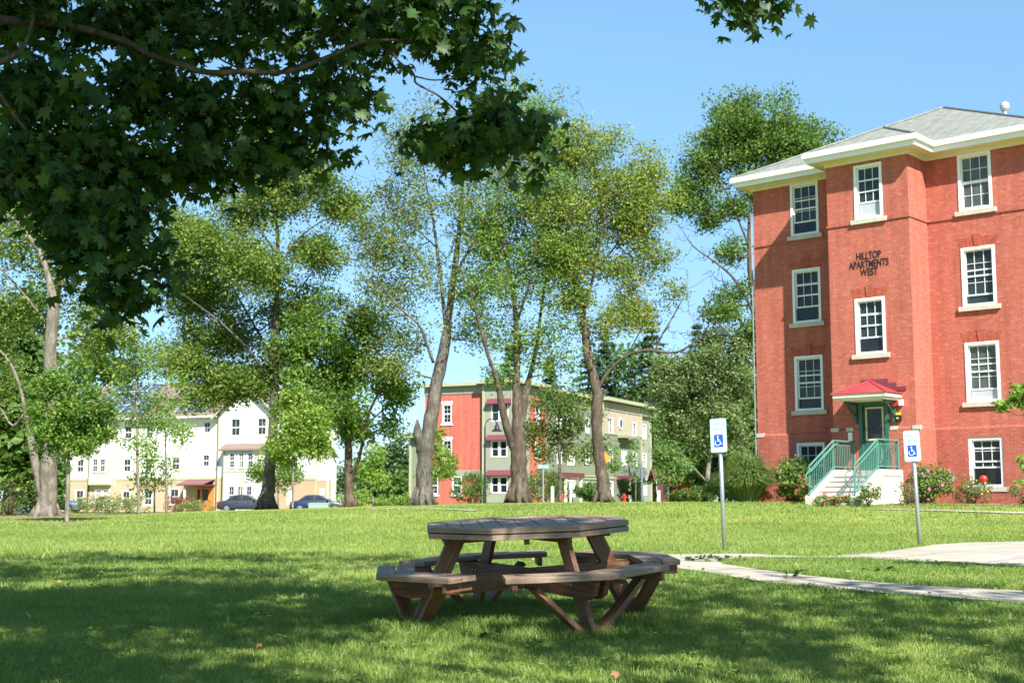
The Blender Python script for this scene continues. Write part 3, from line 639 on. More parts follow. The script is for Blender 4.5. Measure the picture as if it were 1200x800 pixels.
for x in (7.6, 24.2):
    m = MB(); m.mbox(RS, x, x+4.4, 2.0, 2.45, -1.4, .5); c = m.build('entrance_canopy', M['darkred'], RB)
    m = MB(); m.mbox(RS, x+.3, x+.5, RG, 2.0, -1.3, -1.1); m.mbox(RS, x+3.9, x+4.1, RG, 2.0, -1.3, -1.1); m.build('post', M['cream'], c)
    m = MB(); m.mbox(RS, x+1.2, x+2.3, RG, 1.7, .0, .48) if x < 20 else m.mbox(RS, x+1.2, x+2.3, RG, 1.7, .02, .09); m.build('entrance_door', M['darkred'], c)
# cornice
m = MB()
m.box(-8.9, -3.3, -.45, .6, 9.72, 10.0); m.box(-3.25, .55, -.85, .6, 9.80, 10.1)
m.box(-.6, .55, .6, 6.7, 9.80, 10.1); m.box(-1.0, .1, 6.7, 20.4, 9.72, 10.0); m.box(-.8, .5, 20.4, 32, 9.78, 10.1); m.box(-1., .25, 32, 37, 9.72, 10.05)
m.build('cornice', M['gtrim'], RB)
m = MB(); m.box(-8.6, -.7, .25, 35.5, RG, 9.75); m.build('inner_wall', M['gpanel'], RB)
# lower left wing
m = MB(); m.box(-10.65, -8.66, 1.2, 8, RG, 5.45); m.build('side_wing_wall', M['gsiding'], RB)
m = MB(); m.box(-10.8, -10.6, 1.1, 1.3, RG, 5.45); m.box(-11.2, -8.66, .6, 8.4, 5.46, 5.68); m.build('side_wing_trim', M['gtrim'], RB)
m = MB(); m.add([(-11.25, .5, 5.69), (-8.66, .5, 5.69), (-8.66, 4.4, 6.5), (-10.2, 4.4, 6.5), (-11.25, 8.4, 5.69), (-8.66, 8.4, 5.69)], [(0, 1, 2, 3), (0, 3, 4), (4, 3, 2, 5)]); m.build('side_wing_roof', M['darkred'], RB)
# ================================================================ lawn
def lawn_mat():
    m, nt, b = newmat('lawn')
    co = coords(nt, 'Object'); n1 = noise(nt, co, .25, 5, .6); n2 = noise(nt, co, 3.0, 6, .7); n3 = noise(nt, coords(nt, 'Object', (1, .35, 1)), 30, 3, .7)
    c = ramp(nt, n1, [(.3, (.19, .245, .05)), (.5, (.24, .285, .06)), (.72, (.33, .33, .09))])
    c = mixc(nt, 1., c, ramp(nt, n2, [(.3, (.72, .76, .65)), (.7, (1.2, 1.12, 1.15))]), 'MULTIPLY')
    c = mixc(nt, 1., c, ramp(nt, n3, [(.3, (.68, .72, .6)), (.7, (1.25, 1.2, 1.2))]), 'MULTIPLY')
    # mowing passes
    s = nt.nodes.new('ShaderNodeSeparateXYZ'); nt.links.new(co, s.inputs[0])
    nt.links.new(c, b.inputs['Base Color']); b.inputs['Roughness'].default_value = .85; b.inputs['Specular IOR Level'].default_value = .1
    bump(nt, b, n3, .7, .03)
    return m
def grid_obj(name, xs, ys, mat, dz=0., kind='structure', keep=None):
    X, Y = np.meshgrid(xs, ys); Z = terr(X, Y)+dz
    nx, ny = len(xs), len(ys); v = np.stack([X, Y, Z], -1).reshape(-1, 3)
    i = np.arange(nx*ny).reshape(ny, nx); f = np.stack([i[:-1, :-1], i[:-1, 1:], i[1:, 1:], i[1:, :-1]], -1).reshape(-1, 4)
    me = bpy.data.meshes.new(name); me.from_pydata(v.tolist(), [], f.tolist()); o = link(name, me, mat, None, True); o['kind'] = kind
    return o
def graded(a, b, st, lim, g=1.18):
    l = list(np.arange(a, b+1e-6, st)); s = st
    while l[-1] < lim: s *= g; l.append(l[-1]+s)
    return np.array(l)
xs = graded(0, 24, .5, 1500); xs = np.concatenate([-xs[::-1][:-1], xs]); ys = graded(-20, 70, .5, 2500); ys = np.concatenate([-20-graded(0, 5, 2, 400)[1:][::-1], ys])
grid_obj('lawn', xs, ys, lawn_mat())
# ---------------- paths
near_edge = [(752, 657), (794, 667), (840, 674), (885, 682), (990, 693), (1095, 701), (1200, 709), (1330, 718), (1560, 738)]
isl_bot = [(846, 662), (880, 667), (920, 673), (1025, 684), (1115, 690), (1200, 694), (1330, 699), (1560, 717)]
isl_top = [(846, 658), (870, 654.5), (930, 654.5), (1004, 655.5), (1080, 659), (1130, 661.5), (1200, 664.5), (1330, 668), (1560, 681)]
top_edge = [(752, 652), (790, 650.6), (846, 650), (885, 650), (905, 651.5), (985, 653.6), (1010, 652.5), (1040, 648), (1068, 643), (1095, 639), (1130, 636.5), (1200, 635), (1330, 633), (1560, 630)]
GP = lambda L: np.array([ground(*p)[:2] for p in L])
def resample(L, n):
    L = np.array(L, float); d = np.r_[0, np.cumsum(np.linalg.norm(np.diff(L, axis=0), axis=1))]; t = np.linspace(0, d[-1], n)
    return np.stack([np.interp(t, d, L[:, i]) for i in range(2)], 1)
def loft(name, A, B, mat, dz=.02, n=90, k=8, kind='structure'):
    A, B = resample(A, n), resample(B, n); v = []; f = []
    for i in range(n):
        for j in range(k+1):
            p = A[i]+(B[i]-A[i])*j/k; v.append((p[0], p[1], gz(p[0], p[1])+dz))
    for i in range(n-1):
        for j in range(k): a = i*(k+1)+j; f.append((a, a+1, a+k+2, a+k+1))
    me = bpy.data.meshes.new(name); me.from_pydata(v, [], f); o = link(name, me, mat, None, True); o['kind'] = kind
    return o
gn, gb, gt, ge = GP(near_edge), GP(isl_bot), GP(isl_top), GP(top_edge)
lowA = np.vstack([gn[1:3]*0+gn[1:3], gn[3:]])
splitp = ground(846, 660)[:2]
def cut(L, px0, px1):  # part of a px polyline between two x values
    xs_ = [p[0] for p in L]; yy = [p[1] for p in L]
    q = [px0]+[x for x in xs_ if px0 < x < px1]+[px1]
    return [(x, float(np.interp(x, xs_, yy))) for x in q]
loft('sidewalk', GP(cut(near_edge, 752, 846)), GP(cut(top_edge, 752, 846)), M['conc'], n=30)
loft('sidewalk', GP(cut(near_edge, 846, 1560)), GP([(846, 661)]+isl_bot), M['conc'])
loft('driveway', GP([(846, 658)]+isl_top[1:]), GP(cut(top_edge, 846, 1560)), M['conc'], n=120, k=14)
loft('painted_line', GP([(1158, 658.5), (1200, 649.3), (1260, 640)]), GP([(1163, 659.3), (1204, 650.1), (1264, 640.6)]), M['signwhite'], .026, 20, 1)
path_px = [cut(near_edge, 752, 1560)+cut(top_edge, 752, 1560)[::-1]]; isl_px = isl_top[:]+isl_bot[::-1]
loft('sidewalk', GP([(436, 597.6), (470, 596.2), (556, 599.3)]), GP([(430, 596.4), (470, 595.2), (560, 598)]), M['conc'], .03, 30, 2)
loft('sidewalk', GP([(1030, 597.5), (1120, 600), (1240, 604)]), GP([(1030, 596.6), (1120, 598.6), (1240, 601.6)]), M['conc'], .03, 30, 2)
asph = simple('asphalt', (.055, .055, .058, 1), .9, .15, 3, bmp=.3)
loft('road', np.array([(-90, 106.), (-20, 106.), (-3, 100), (25, 100.), (90, 100)]), np.array([(-90, 114.), (-18, 114.), (-2, 107), (25, 107), (90, 107)]), asph, .05, 60, 4)
soil = simple('bare_soil', (.23, .155, .095, 1), .95, .25, 6, bmp=.5)
def disc(name, px, py, r, mat, ry=None, seed=0):
    c = ground(px, py); n = 26; rr = [r*(1+.16*math.sin(k*2.3+seed)+.08*math.cos(k*5.1)) for k in range(n)]
    A = [(c[0]+q*math.cos(2*math.pi*k/n), c[1]+(q*(ry or 1))*math.sin(2*math.pi*k/n)) for k, q in enumerate(rr)]
    v = [(c[0], c[1], gz(c[0], c[1])+.03)]+[(x, y, gz(x, y)+.012) for x, y in A]
    me = bpy.data.meshes.new(name); me.from_pydata(v, [], [(0, 1+k, 1+(k+1) % n) for k in range(n)]); o = link(name, me, mat, None, True); o['kind'] = 'structure'
disc('mulch', 79, 615, .95, soil); disc('bare_ground', 50, 606, 2.6, soil, 1.3, 2)
# bed along the brick building
bu = np.array([-math.sin(BA), math.cos(BA)]); bv = np.array([math.cos(BA), math.sin(BA)])
BW = lambda s, d: P0[:2]+bu*s-bv*d     # s along to the left, d out from wing plane
loft('planting_bed', [BW(8.6, -.5), BW(2.9, -.1)], [BW(8.6, 1.6), BW(2.9, 1.9)], soil, .03, 30, 4)
loft('planting_bed', [BW(.5, 1.6), BW(0, 0), BW(-4.5, 0)], [BW(.5, 4.0), BW(-.3, 2.4), BW(-4.5, 1.3)], soil, .03, 30, 4)
# ================================================================ grass blades
def inpoly(px, py, poly):
    r = np.zeros(px.shape, bool); n = len(poly)
    for i in range(n):
        x1, y1 = poly[i]; x2, y2 = poly[(i+1) % n]
        c = ((y1 > py) != (y2 > py)) & (px < (x2-x1)*(py-y1)/((y2-y1) if y2 != y1 else 1e-9)+x1)
        r ^= c
    return r
def vnoise(x, y, s, seed):
    r = np.random.default_rng(seed); t = r.random((64, 64)); X = x*s; Y = y*s; xi = np.floor(X).astype(int); yi = np.floor(Y).astype(int); fx = X-xi; fy = Y-yi
    fx = fx*fx*(3-2*fx); fy = fy*fy*(3-2*fy); g = lambda a, b: t[a % 64, b % 64]
    return (g(xi, yi)*(1-fx)+g(xi+1, yi)*fx)*(1-fy)+(g(xi, yi+1)*(1-fx)+g(xi+1, yi+1)*fx)*fy
def blades(name, y0, y1, dens, h, w, label_mat, seg2=True):
    n = int(dens*(y1-y0)*(y0+y1)/2*1.25)
    d = np.sqrt(RNG.random(n)*(y1**2-y0**2)+y0**2); x = (RNG.random(n)-.5)*1.25*d; y = d
    z = terr(x, y); px, py, _ = project(np.stack([x, y, z], -1))
    on = inpoly(px, py, path_px[0]) & ~inpoly(px, py, isl_px)
    k = ~on; x, y, z = x[k], y[k], z[k]; n = len(x)
    hv = vnoise(x, y, 1.1, 3)*.6+vnoise(x, y, 4., 4)*.4
    hh = h*(.45+1.0*hv)*(.6+.8*RNG.random(n)); rr_ = np.hypot(x-.13, y-10.45); hh *= np.where(rr_ < 1.25, 1.55, 1)*np.where(np.abs(rr_-.95) < .16, 1.25, 1)
    a = RNG.random(n)*2*np.pi; lean = .25+.65*RNG.random(n); la = RNG.random(n)*2*np.pi
    ww = w*(.6+.8*RNG.random(n))
    bx, by = np.cos(a)*ww/2, np.sin(a)*ww/2; lx, ly = np.cos(la)*lean*hh, np.sin(la)*lean*hh
    P = lambda ax, ay, az: np.stack([ax, ay, az], -1)
    if seg2:
        v = np.stack([P(x-bx, y-by, z-.01), P(x+bx, y+by, z-.01), P(x+lx*.4-bx*.7, y+ly*.4-by*.7, z+hh*.6), P(x+lx*.4+bx*.7, y+ly*.4+by*.7, z+hh*.6), P(x+lx, y+ly, z+hh*.92)], 1).reshape(-1, 3)
        base = np.arange(n)[:, None]*5; f = np.concatenate([base+np.array([0, 1, 3]), base+np.array([0, 3, 2]), base+np.array([2, 3, 4])], 1).reshape(-1, 3); m = 5
    else:
        v = np.stack([P(x-bx, y-by, z-.01), P(x+bx, y+by, z-.01), P(x+lx, y+ly, z+hh)], 1).reshape(-1, 3); f = np.arange(n*3).reshape(-1, 3); m = 3
    tint = .30*RNG.random(n)+.38*vnoise(x, y, .6, 8)+.22*vnoise(x, y, 3, 9)+.10*(RNG.random(n) > .93)
    o = fastmesh(name, v, f, np.repeat(tint, m), label_mat); return o
def fastmesh(name, v, f, tint, mat, parent=None):
    me = bpy.data.meshes.new(name); k = f.shape[1]
    me.vertices.add(len(v)); me.vertices.foreach_set('co', np.ascontiguousarray(v, dtype=np.float32).ravel())
    me.loops.add(f.size); me.loops.foreach_set('vertex_index', np.ascontiguousarray(f, dtype=np.int32).ravel())
    me.polygons.add(len(f)); me.polygons.foreach_set('loop_start', np.arange(0, f.size, k, dtype=np.int32)); me.polygons.foreach_set('loop_total', np.full(len(f), k, dtype=np.int32))
    at = me.attributes.new('tint', 'FLOAT', 'POINT'); at.data.foreach_set('value', np.ascontiguousarray(tint, dtype=np.float32))
    me.update(); return link(name, me, mat, parent)
GM = leaf_mat('grass_blade', [(0, (.095, .17, .032, 1)), (.5, (.19, .275, .058, 1)), (.85, (.32, .36, .11, 1)), (1, (.52, .45, .25, 1))], .3, .5)
for nm, args in (('grass', (6.3, 12, 4200, .046, .0055)), ('grass', (12, 19, 1700, .05, .008)), ('grass', (19, 34, 420, .055, .016)), ('grass', (34, 48, 130, .055, .03))):
    o = blades(nm, *args, GM, args[0] < 15); o['kind'] = 'stuff'
# coarse tufts round the table legs and scattered clover-like weeds
def weeds():
    vs = []; fs = []; ti = []
    def leafquad(c, r, nz, t):
        a = RNG.random()*6.28; k = len(vs); d = np.array([math.cos(a), math.sin(a), nz]); e = np.array([-math.sin(a), math.cos(a), 0])
        for q in (-e*r*.5, d*r*.55-e*r*.62, d*r*1.25, d*r*.55+e*r*.62): vs.append(c+q)
        fs.append((k, k+1, k+2, k+3)); ti.extend([t]*4)
    for _ in range(900):
        y = 6.6+RNG.random()**1.5*11; x = (RNG.random()-.5)*.85*y
        px, py, _f = project((x, y, gz(x, y)))
        if inpoly(np.array([px]), np.array([py]), path_px[0])[0] and not inpoly(np.array([px]), np.array([py]), isl_px)[0]: continue
        for _ in range(RNG.integers(2, 7)):
            c = np.array([x+RNG.normal()*.05, y+RNG.normal()*.05, 0]); c[2] = gz(c[0], c[1])+.03+.03*RNG.random()
            leafquad(c, .018+.022*RNG.random(), .3, RNG.random())
    return np.array(vs), np.array(fs), np.array(ti)
WM = leaf_mat('weed_leaf', [(0, (.09, .17, .03, 1)), (.6, (.15, .25, .045, 1)), (1, (.24, .31, .08, 1))], .35, .9)
v, f, t = weeds(); o = fastmesh('clover', v, f, t, WM); o['kind'] = 'stuff'
# fallen leaves: dry ones, countless
LT = np.array([(0, -.42), (.09, -.30), (.40, -.36), (.22, -.16), (.40, -.02), (.58, .10), (.36, .13), (.47, .40), (.17, .24), (.15, .42), (0, .68), (-.15, .42), (-.17, .24), (-.47, .40), (-.36, .13), (-.58, .10), (-.40, -.02), (-.22, -.16), (-.40, -.36), (-.09, -.30)])
def leafset(c, s, nrm, tipdir, tint, curl=.12):
    """maple leaf meshes: centres c, sizes s, normals nrm, tip directions"""
    n = len(c); N = nrm/np.linalg.norm(nrm, axis=1, keepdims=True); Td = tipdir-np.sum(tipdir*N, 1, keepdims=True)*N; Td /= np.linalg.norm(Td, axis=1, keepdims=True)+1e-9
    Sd = np.cross(Td, N); k = len(LT)
    L = np.vstack([[0, -.08], LT]); r2 = (L**2).sum(1)
    v = c[:, None]+s[:, None, None]*(L[None, :, 0:1]*Sd[:, None]+L[None, :, 1:2]*Td[:, None]-curl*(r2*2+np.abs(L[:, 0])*.8)[None, :, None]*N[:, None])
    f = np.array([(0, 1+i, 1+(i+1) % k) for i in range(k)]); f = (np.arange(n)[:, None, None]*(k+1)+f[None]).reshape(-1, 3)
    return v.reshape(-1, 3), f, np.repeat(tint, k+1)
n = 170; y = 6.7+RNG.random(n)**1.3*17; x = (RNG.random(n)-.5)*.85*y; c = np.stack([x, y, terr(x, y)+.05+.02*RNG.random(n)], 1)
nr = RNG.normal(size=(n, 3))*.35+[0, 0, 1]; v, f, t = leafset(c, .03+.035*RNG.random(n), nr, RNG.normal(size=(n, 3)), RNG.random(n))
o = fastmesh('fallen_leaves', v, f, t, leaf_mat('dry_leaf', [(0, (.24, .12, .05, 1)), (.45, (.34, .20, .10, 1)), (.7, (.33, .28, .10, 1)), (1, (.20, .28, .08, 1))], .1)); o['kind'] = 'stuff'
# leafy sprigs dropped on the path
def sprig(px, py, n, r, label, cat='leaf sprig'):
    g = ground(px, py); c = g+np.stack([RNG.normal(size=n)*r, RNG.normal(size=n)*r*.7, .035+.06*RNG.random(n)], 1)
    nr = RNG.normal(size=(n, 3))*.5+[0, 0, 1]; v, f, t = leafset(c, .05+.035*RNG.random(n), nr, RNG.normal(size=(n, 3)), .2+.5*RNG.random(n))
    tag(fastmesh('leafy_sprig', v, f, t, MAPLE), label, cat, 'green maple sprigs dropped on the ground')
MAPLE = leaf_mat('maple_leaf', [(0, (.022, .06, .010, 1)), (.5, (.038, .092, .015, 1)), (.9, (.065, .135, .024, 1)), (1, (.10, .165, .035, 1))], .3, .5)
# ================================================================ picnic table
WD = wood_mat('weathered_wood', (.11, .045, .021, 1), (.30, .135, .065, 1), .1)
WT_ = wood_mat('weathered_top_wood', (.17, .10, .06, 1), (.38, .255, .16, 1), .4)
tx, ty = .13, 10.5; tz = EZ-.918
PT = root('octagonal_picnic_table', 'weathered brown wooden octagonal picnic table with four attached angled benches', 'picnic table', (tx, ty, tz))
PT.rotation_euler = (.043, -.033, 0)
dr_ = lambda deg: np.array([math.sin(math.radians(deg)), -math.cos(math.radians(deg)), 0.])
PH = 27.
def poly8(R): return [tuple((dr_(PH+45*k)*R)[:2]) for k in range(8)]
ZT_ = .755; R8 = .83; ap8 = R8*math.cos(math.pi/8)
m = MB()
ri = R8-.16
for k in range(8):     # mitred rim boards, two layers
    a, b = dr_(PH+45*k), dr_(PH+45*k+45); g = .0015
    ad = math.atan2(*(b-a)[1::-1])
    for z0, z1, off in ((ZT_-.038, ZT_, 0), (ZT_-.085, ZT_-.046, -.003)):
        q = [a*(R8+off)+(b-a)*g, b*(R8+off)-(b-a)*g, b*ri-(b-a)*g, a*ri+(b-a)*g]
        m.slab([tuple(p[:2]) for p in q], z0, z1, ad)
m.build('rim', WT_, PT, bevel=.004)
# inner planks clipped to the inner octagon
def clip(poly, nx, ny, c):
    out = []
    for i in range(len(poly)):
        p, q = poly[i], poly[(i+1) % len(poly)]; dp = p[0]*nx+p[1]*ny-c; dq = q[0]*nx+q[1]*ny-c
        if dp <= 0: out.append(p)
        if dp*dq < 0: t = dp/(dp-dq); out.append((p[0]+(q[0]-p[0])*t, p[1]+(q[1]-p[1])*t))
    return out
m = MB(); dv = dr_(PH-22.5)[:2]; nv = (-dv[1], dv[0]); w = .1425; inner = poly8(ri-.006)
for i in range(-5, 6):
    q = clip(clip(inner, nv[0], nv[1], (i+.5)*w-.004), -nv[0], -nv[1], -((i-.5)*w+.004))
    if len(q) > 2: m.slab(q, ZT_-.040+.001*random.random(), ZT_-.002-.003*random.random(), math.atan2(dv[1], dv[0]))
m.build('tabletop', WT_, PT, bevel=.003)
m = MB(); m.box(-.02, .02, -.66, .66, ZT_-.13, ZT_-.045); m.box(-.66, .66, -.02, .02, ZT_-.132, ZT_-.047)
for p in range(4):
    r = dr_(PH+90*p); t = dr_(PH+90*p+90); m.board(r*.05+[0, 0, ZT_-.09], r*.70+[0, 0, ZT_-.09], (0, 0, .085), t*.038)
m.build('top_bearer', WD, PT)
SZ = .435; R_o = 1.26; apo = R_o*math.cos(math.pi/8); tn = math.tan(math.pi/8)
for p in range(4):
    ph = PH+90*p; m = MB()
    for sgn in (-1, 1):
        md = dr_(ph+22.5*sgn); ed = dr_(ph+22.5*sgn+90*sgn)   # along the edge, away from the bench's vertex
        for a1, a0 in ((apo, apo-.14), (apo-.148, apo-.29)):
            e = .255
            q = [md*a1-ed*a1*tn+ed*.001, md*a1+ed*e, md*a0+ed*e, md*a0-ed*a0*tn+ed*.001]
            m.slab([tuple(z[:2]) for z in q], SZ-.04, SZ, math.atan2(ed[1], ed[0]))
        c = md*(apo-.145)+ed*.19
        sup = MB(); sup.board(c-md*.15+[0, 0, SZ-.075], c+md*.13+[0, 0, SZ-.075], (0, 0, .068), ed*.038); sup.build('seat_bearer', WD, PT, bevel=.003)
    m.build('bench_seat', WT_, PT, bevel=.004)
    r = dr_(ph); t = dr_(ph+90)
    m = MB(); m.board(r*.57+[0, 0, ZT_-.045], r*.98+[0, 0, -.07], r*.15, t*.04)
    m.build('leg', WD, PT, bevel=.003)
    for sgn in (-1, 1):
        md = dr_(ph+22.5*sgn); ed = dr_(ph+22.5*sgn+90*sgn)
        top = md*(apo-.13)+ed*.05+[0, 0, SZ-.09]; foot = r*.95+t*.03*sgn+[0, 0, -.04]
        ax = top-foot; ax /= np.linalg.norm(ax); wv = np.cross(ax, np.cross(r, ax)); wv = r-ax*np.dot(r, ax); wv /= np.linalg.norm(wv)
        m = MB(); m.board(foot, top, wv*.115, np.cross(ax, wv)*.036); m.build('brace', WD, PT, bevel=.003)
for p in range(2):
    r = dr_(PH+90*p); t = dr_(PH+90*p+90); zc = .315+.003*p
    for sgn in (-1, 1):
        m = MB(); L = 1.16; h = .145; th = .038; o = t*.041*sgn
        # long side beam with bevelled ends
        pts = [(-L, h/2), (L, h/2), (L-.05, -h/4), (L-.14, -h/2), (-L+.14, -h/2), (-L+.05, -h/4)]
        TT = lambda a, b, d: r*a+o+t*(d-th/2)+np.array([0, 0, zc+b])
        n0 = len(m.f); m.prism(pts, TT, 0, th)
        for i in range(n0, len(m.f)): m.uv[i] = [(pts[j % 6][0], pts[j % 6][1]+3*sgn+p) for j in (m.f[i])]
        m.t = [random.random()]*len(m.f); m.build('beam', WD, PT, bevel=.002)
m = MB()
for p in range(4):
    r = dr_(PH+90*p); t = dr_(PH+90*p+90)
    for q in (.80, .86): m.tube([r*q+t*.062+[0, 0, .33], r*q+t*.068+[0, 0, .33]], .011, 6)
    for q in (.80, .86): m.tube([r*q-t*.062+[0, 0, .33], r*q-t*.068+[0, 0, .33]], .011, 6)
m.build('bolt', M['galv'], PT)
# ================================================================ accessible parking signs
def parking_sign(px, py, Hpx, d, tilt, label):
    g = ground(px, py); g = g*1.0; H = Hpx/F*g[1]*1.0
    R_ = root('parking_sign', label, 'sign', tuple(g), -math.radians(38), 'accessible parking signs on the lawn')
    R_.rotation_euler = (0, tilt, -math.radians(38))
    m = MB(); m.tube([(0, 0, -.3), (0, 0, H-.02)], .036, 14); m.build('post', M['galv'], R_, smooth=True)
    m = MB(); m.tube([(0, 0, H-.02), (0, 0, H)], .038, 14); m.tube([(0, -.045, H-.08), (0, .04, H-.08)], .01, 6); m.tube([(0, -.045, H-.5), (0, .04, H-.5)], .01, 6); m.build('bolt', M['galv'], R_)
    def rr(w, h, r, cz):
        P = []
        for sx, sz, a in ((1, 1, 0), (-1, 1, 90), (-1, -1, 180), (1, -1, 270)):
            for k in range(5): q = math.radians(a+k*22.5); P.append((sx*(w/2-r)+r*math.cos(q), cz+sz*(h/2-r)+r*math.sin(q)))
        return P
    W_, Hh = .31, .57; cz = H-Hh/2+.06; TF = lambda a, b, dd: (a, dd, b)
    m = MB(); m.prism(rr(W_, Hh, .035, cz), TF, -.046, -.042); pl_ = m.build('sign_plate', M['signgreen'], R_)
    m = MB(); m.prism(rr(W_-.014, Hh-.014, .03, cz), TF, -.0475, -.046); m.build('plate_face', M['signwhite'], pl_)
    m = MB(); m.box(-.13, .13, -.0485, -.0475, cz+.262, cz+.268); m.box(-.13, .13, -.0485, -.0475, cz-.268, cz-.262); m.build('plate_border', M['signgreen'], pl_)
    for body, z, wd in (('RESERVED', cz+.165, .25), ('PARKING', cz+.075, .19)):
        o = text_mesh(body, .085, M['signgreen'], pl_, extrude=.0006); xs = [v.co.x for v in o.data.vertices]; k = wd/(max(xs)-min(xs))
        for v in o.data.vertices: v.co = (v.co.x*k, -.0483+v.co.y, z+v.co.z)
        o['label'] = 'green letters reading '+body
    bc_ = cz-.09; m = MB(); m.box(-.085, .085, -.0488, -.0475, bc_-.105, bc_+.105); m.build('blue_square', M['signblue'], pl_)
    m = MB(); y = -.0505; V = lambda a, b: (a, y, bc_+b)
    m.tube([(-.012, y+.001, bc_+.068), (-.012, y-.001, bc_+.068)], .016, 12)
    m.tube([V(-.012, .045), V(-.008, -.012), V(.030, -.014), V(.044, -.06), V(.062, -.054)], .0075, 6)
    m.tube([V(-.010, .018), V(.028, .016)], .006, 6)
    m.tube([V(-.018+.045*math.cos(a)*1.0, -.035+.045*math.sin(a)) for a in np.linspace(math.radians(125), math.radians(345), 16)], .0065, 6)
    m.build('wheelchair_symbol', M['signwhite'], pl_)
parking_sign(849, 645, 149, 21, -.025, 'white reserved parking sign on a grey post beside the path, nearer the table')
parking_sign(1078, 639.5, 130, 24, -.035, 'white reserved parking sign on a grey post before the pink flowering bush and steps')
# ================================================================ trees
BK = bark_mat('grey_brown_bark', (.05, .045, .038, 1), (.17, .153, .13, 1))
BKP = bark_mat('pale_bark', (.12, .105, .085, 1), (.29, .26, .21, 1))
BKB = bark_mat('brown_bark', (.042, .033, .025, 1), (.155, .122, .09, 1))
BKD = bark_mat('dark_bark', (.05, .04, .03, 1), (.15, .115, .08, 1))
def LM(name, *c, **k):
    n = len(c); return leaf_mat(name, [(i/(n-1), (*q, 1)) for i, q in enumerate(c)], **k)
L_OAK = LM('oak_leaf', (0.07, 0.125, 0.025), (0.12, 0.195, 0.035), (0.19, 0.265, 0.05), (0.27, 0.315, 0.085), transl=.42)
L_MID = LM('mid_green_leaf', (0.06, 0.13, 0.025), (0.11, 0.21, 0.037), (0.175, 0.285, 0.052), (0.26, 0.34, 0.08), transl=.42)
L_BRT = LM('bright_green_leaf', (0.1, 0.19, 0.03), (0.17, 0.285, 0.045), (0.25, 0.36, 0.065), (0.33, 0.4, 0.085), transl=.42)
L_YEL = LM('yellow_green_leaf', (0.1, 0.16, 0.03), (0.185, 0.26, 0.047), (0.28, 0.33, 0.065), (0.35, 0.31, 0.1), transl=.42)
L_SPA = LM('olive_leaf', (0.075, 0.125, 0.032), (0.135, 0.2, 0.047), (0.205, 0.27, 0.06), (0.28, 0.25, 0.09), transl=.42)
L_DRK = LM('dark_green_leaf', (0.045, 0.1, 0.024), (0.075, 0.15, 0.032), (0.125, 0.21, 0.046), (0.18, 0.27, 0.065), transl=.42)
L_BLU = LM('blue_green_leaf', (0.075, 0.15, 0.05), (0.125, 0.22, 0.068), (0.19, 0.3, 0.085), (0.25, 0.35, 0.1), transl=.42)
L_CON = LM('conifer_needle', (.03, .07, .03), (.05, .105, .04), (.085, .15, .055), transl=.15)
L_BG = LM('distant_leaf', (.045, .085, .035), (.075, .13, .045), (.12, .19, .06))
def smooth_path(pts, k=4):
    pts = np.array(pts, float)
    if len(pts) < 3: 
        t = np.linspace(0, 1, k+1)[:, None]; return pts[0]*(1-t)+pts[1]*t
    P = np.vstack([2*pts[0]-pts[1], pts, 2*pts[-1]-pts[-2]]); out = []
    for i in range(1, len(P)-2):
        for j in range(k):
            t = j/k; a, b, c, d = P[i-1], P[i], P[i+1], P[i+2]
            out.append(.5*((2*b)+(-a+c)*t+(2*a-5*b+4*c-d)*t*t+(-a+3*b-3*c+d)*t**3))
    out.append(P[-2]); return np.array(out)
def unit(v): return v/(np.linalg.norm(v)+1e-9)
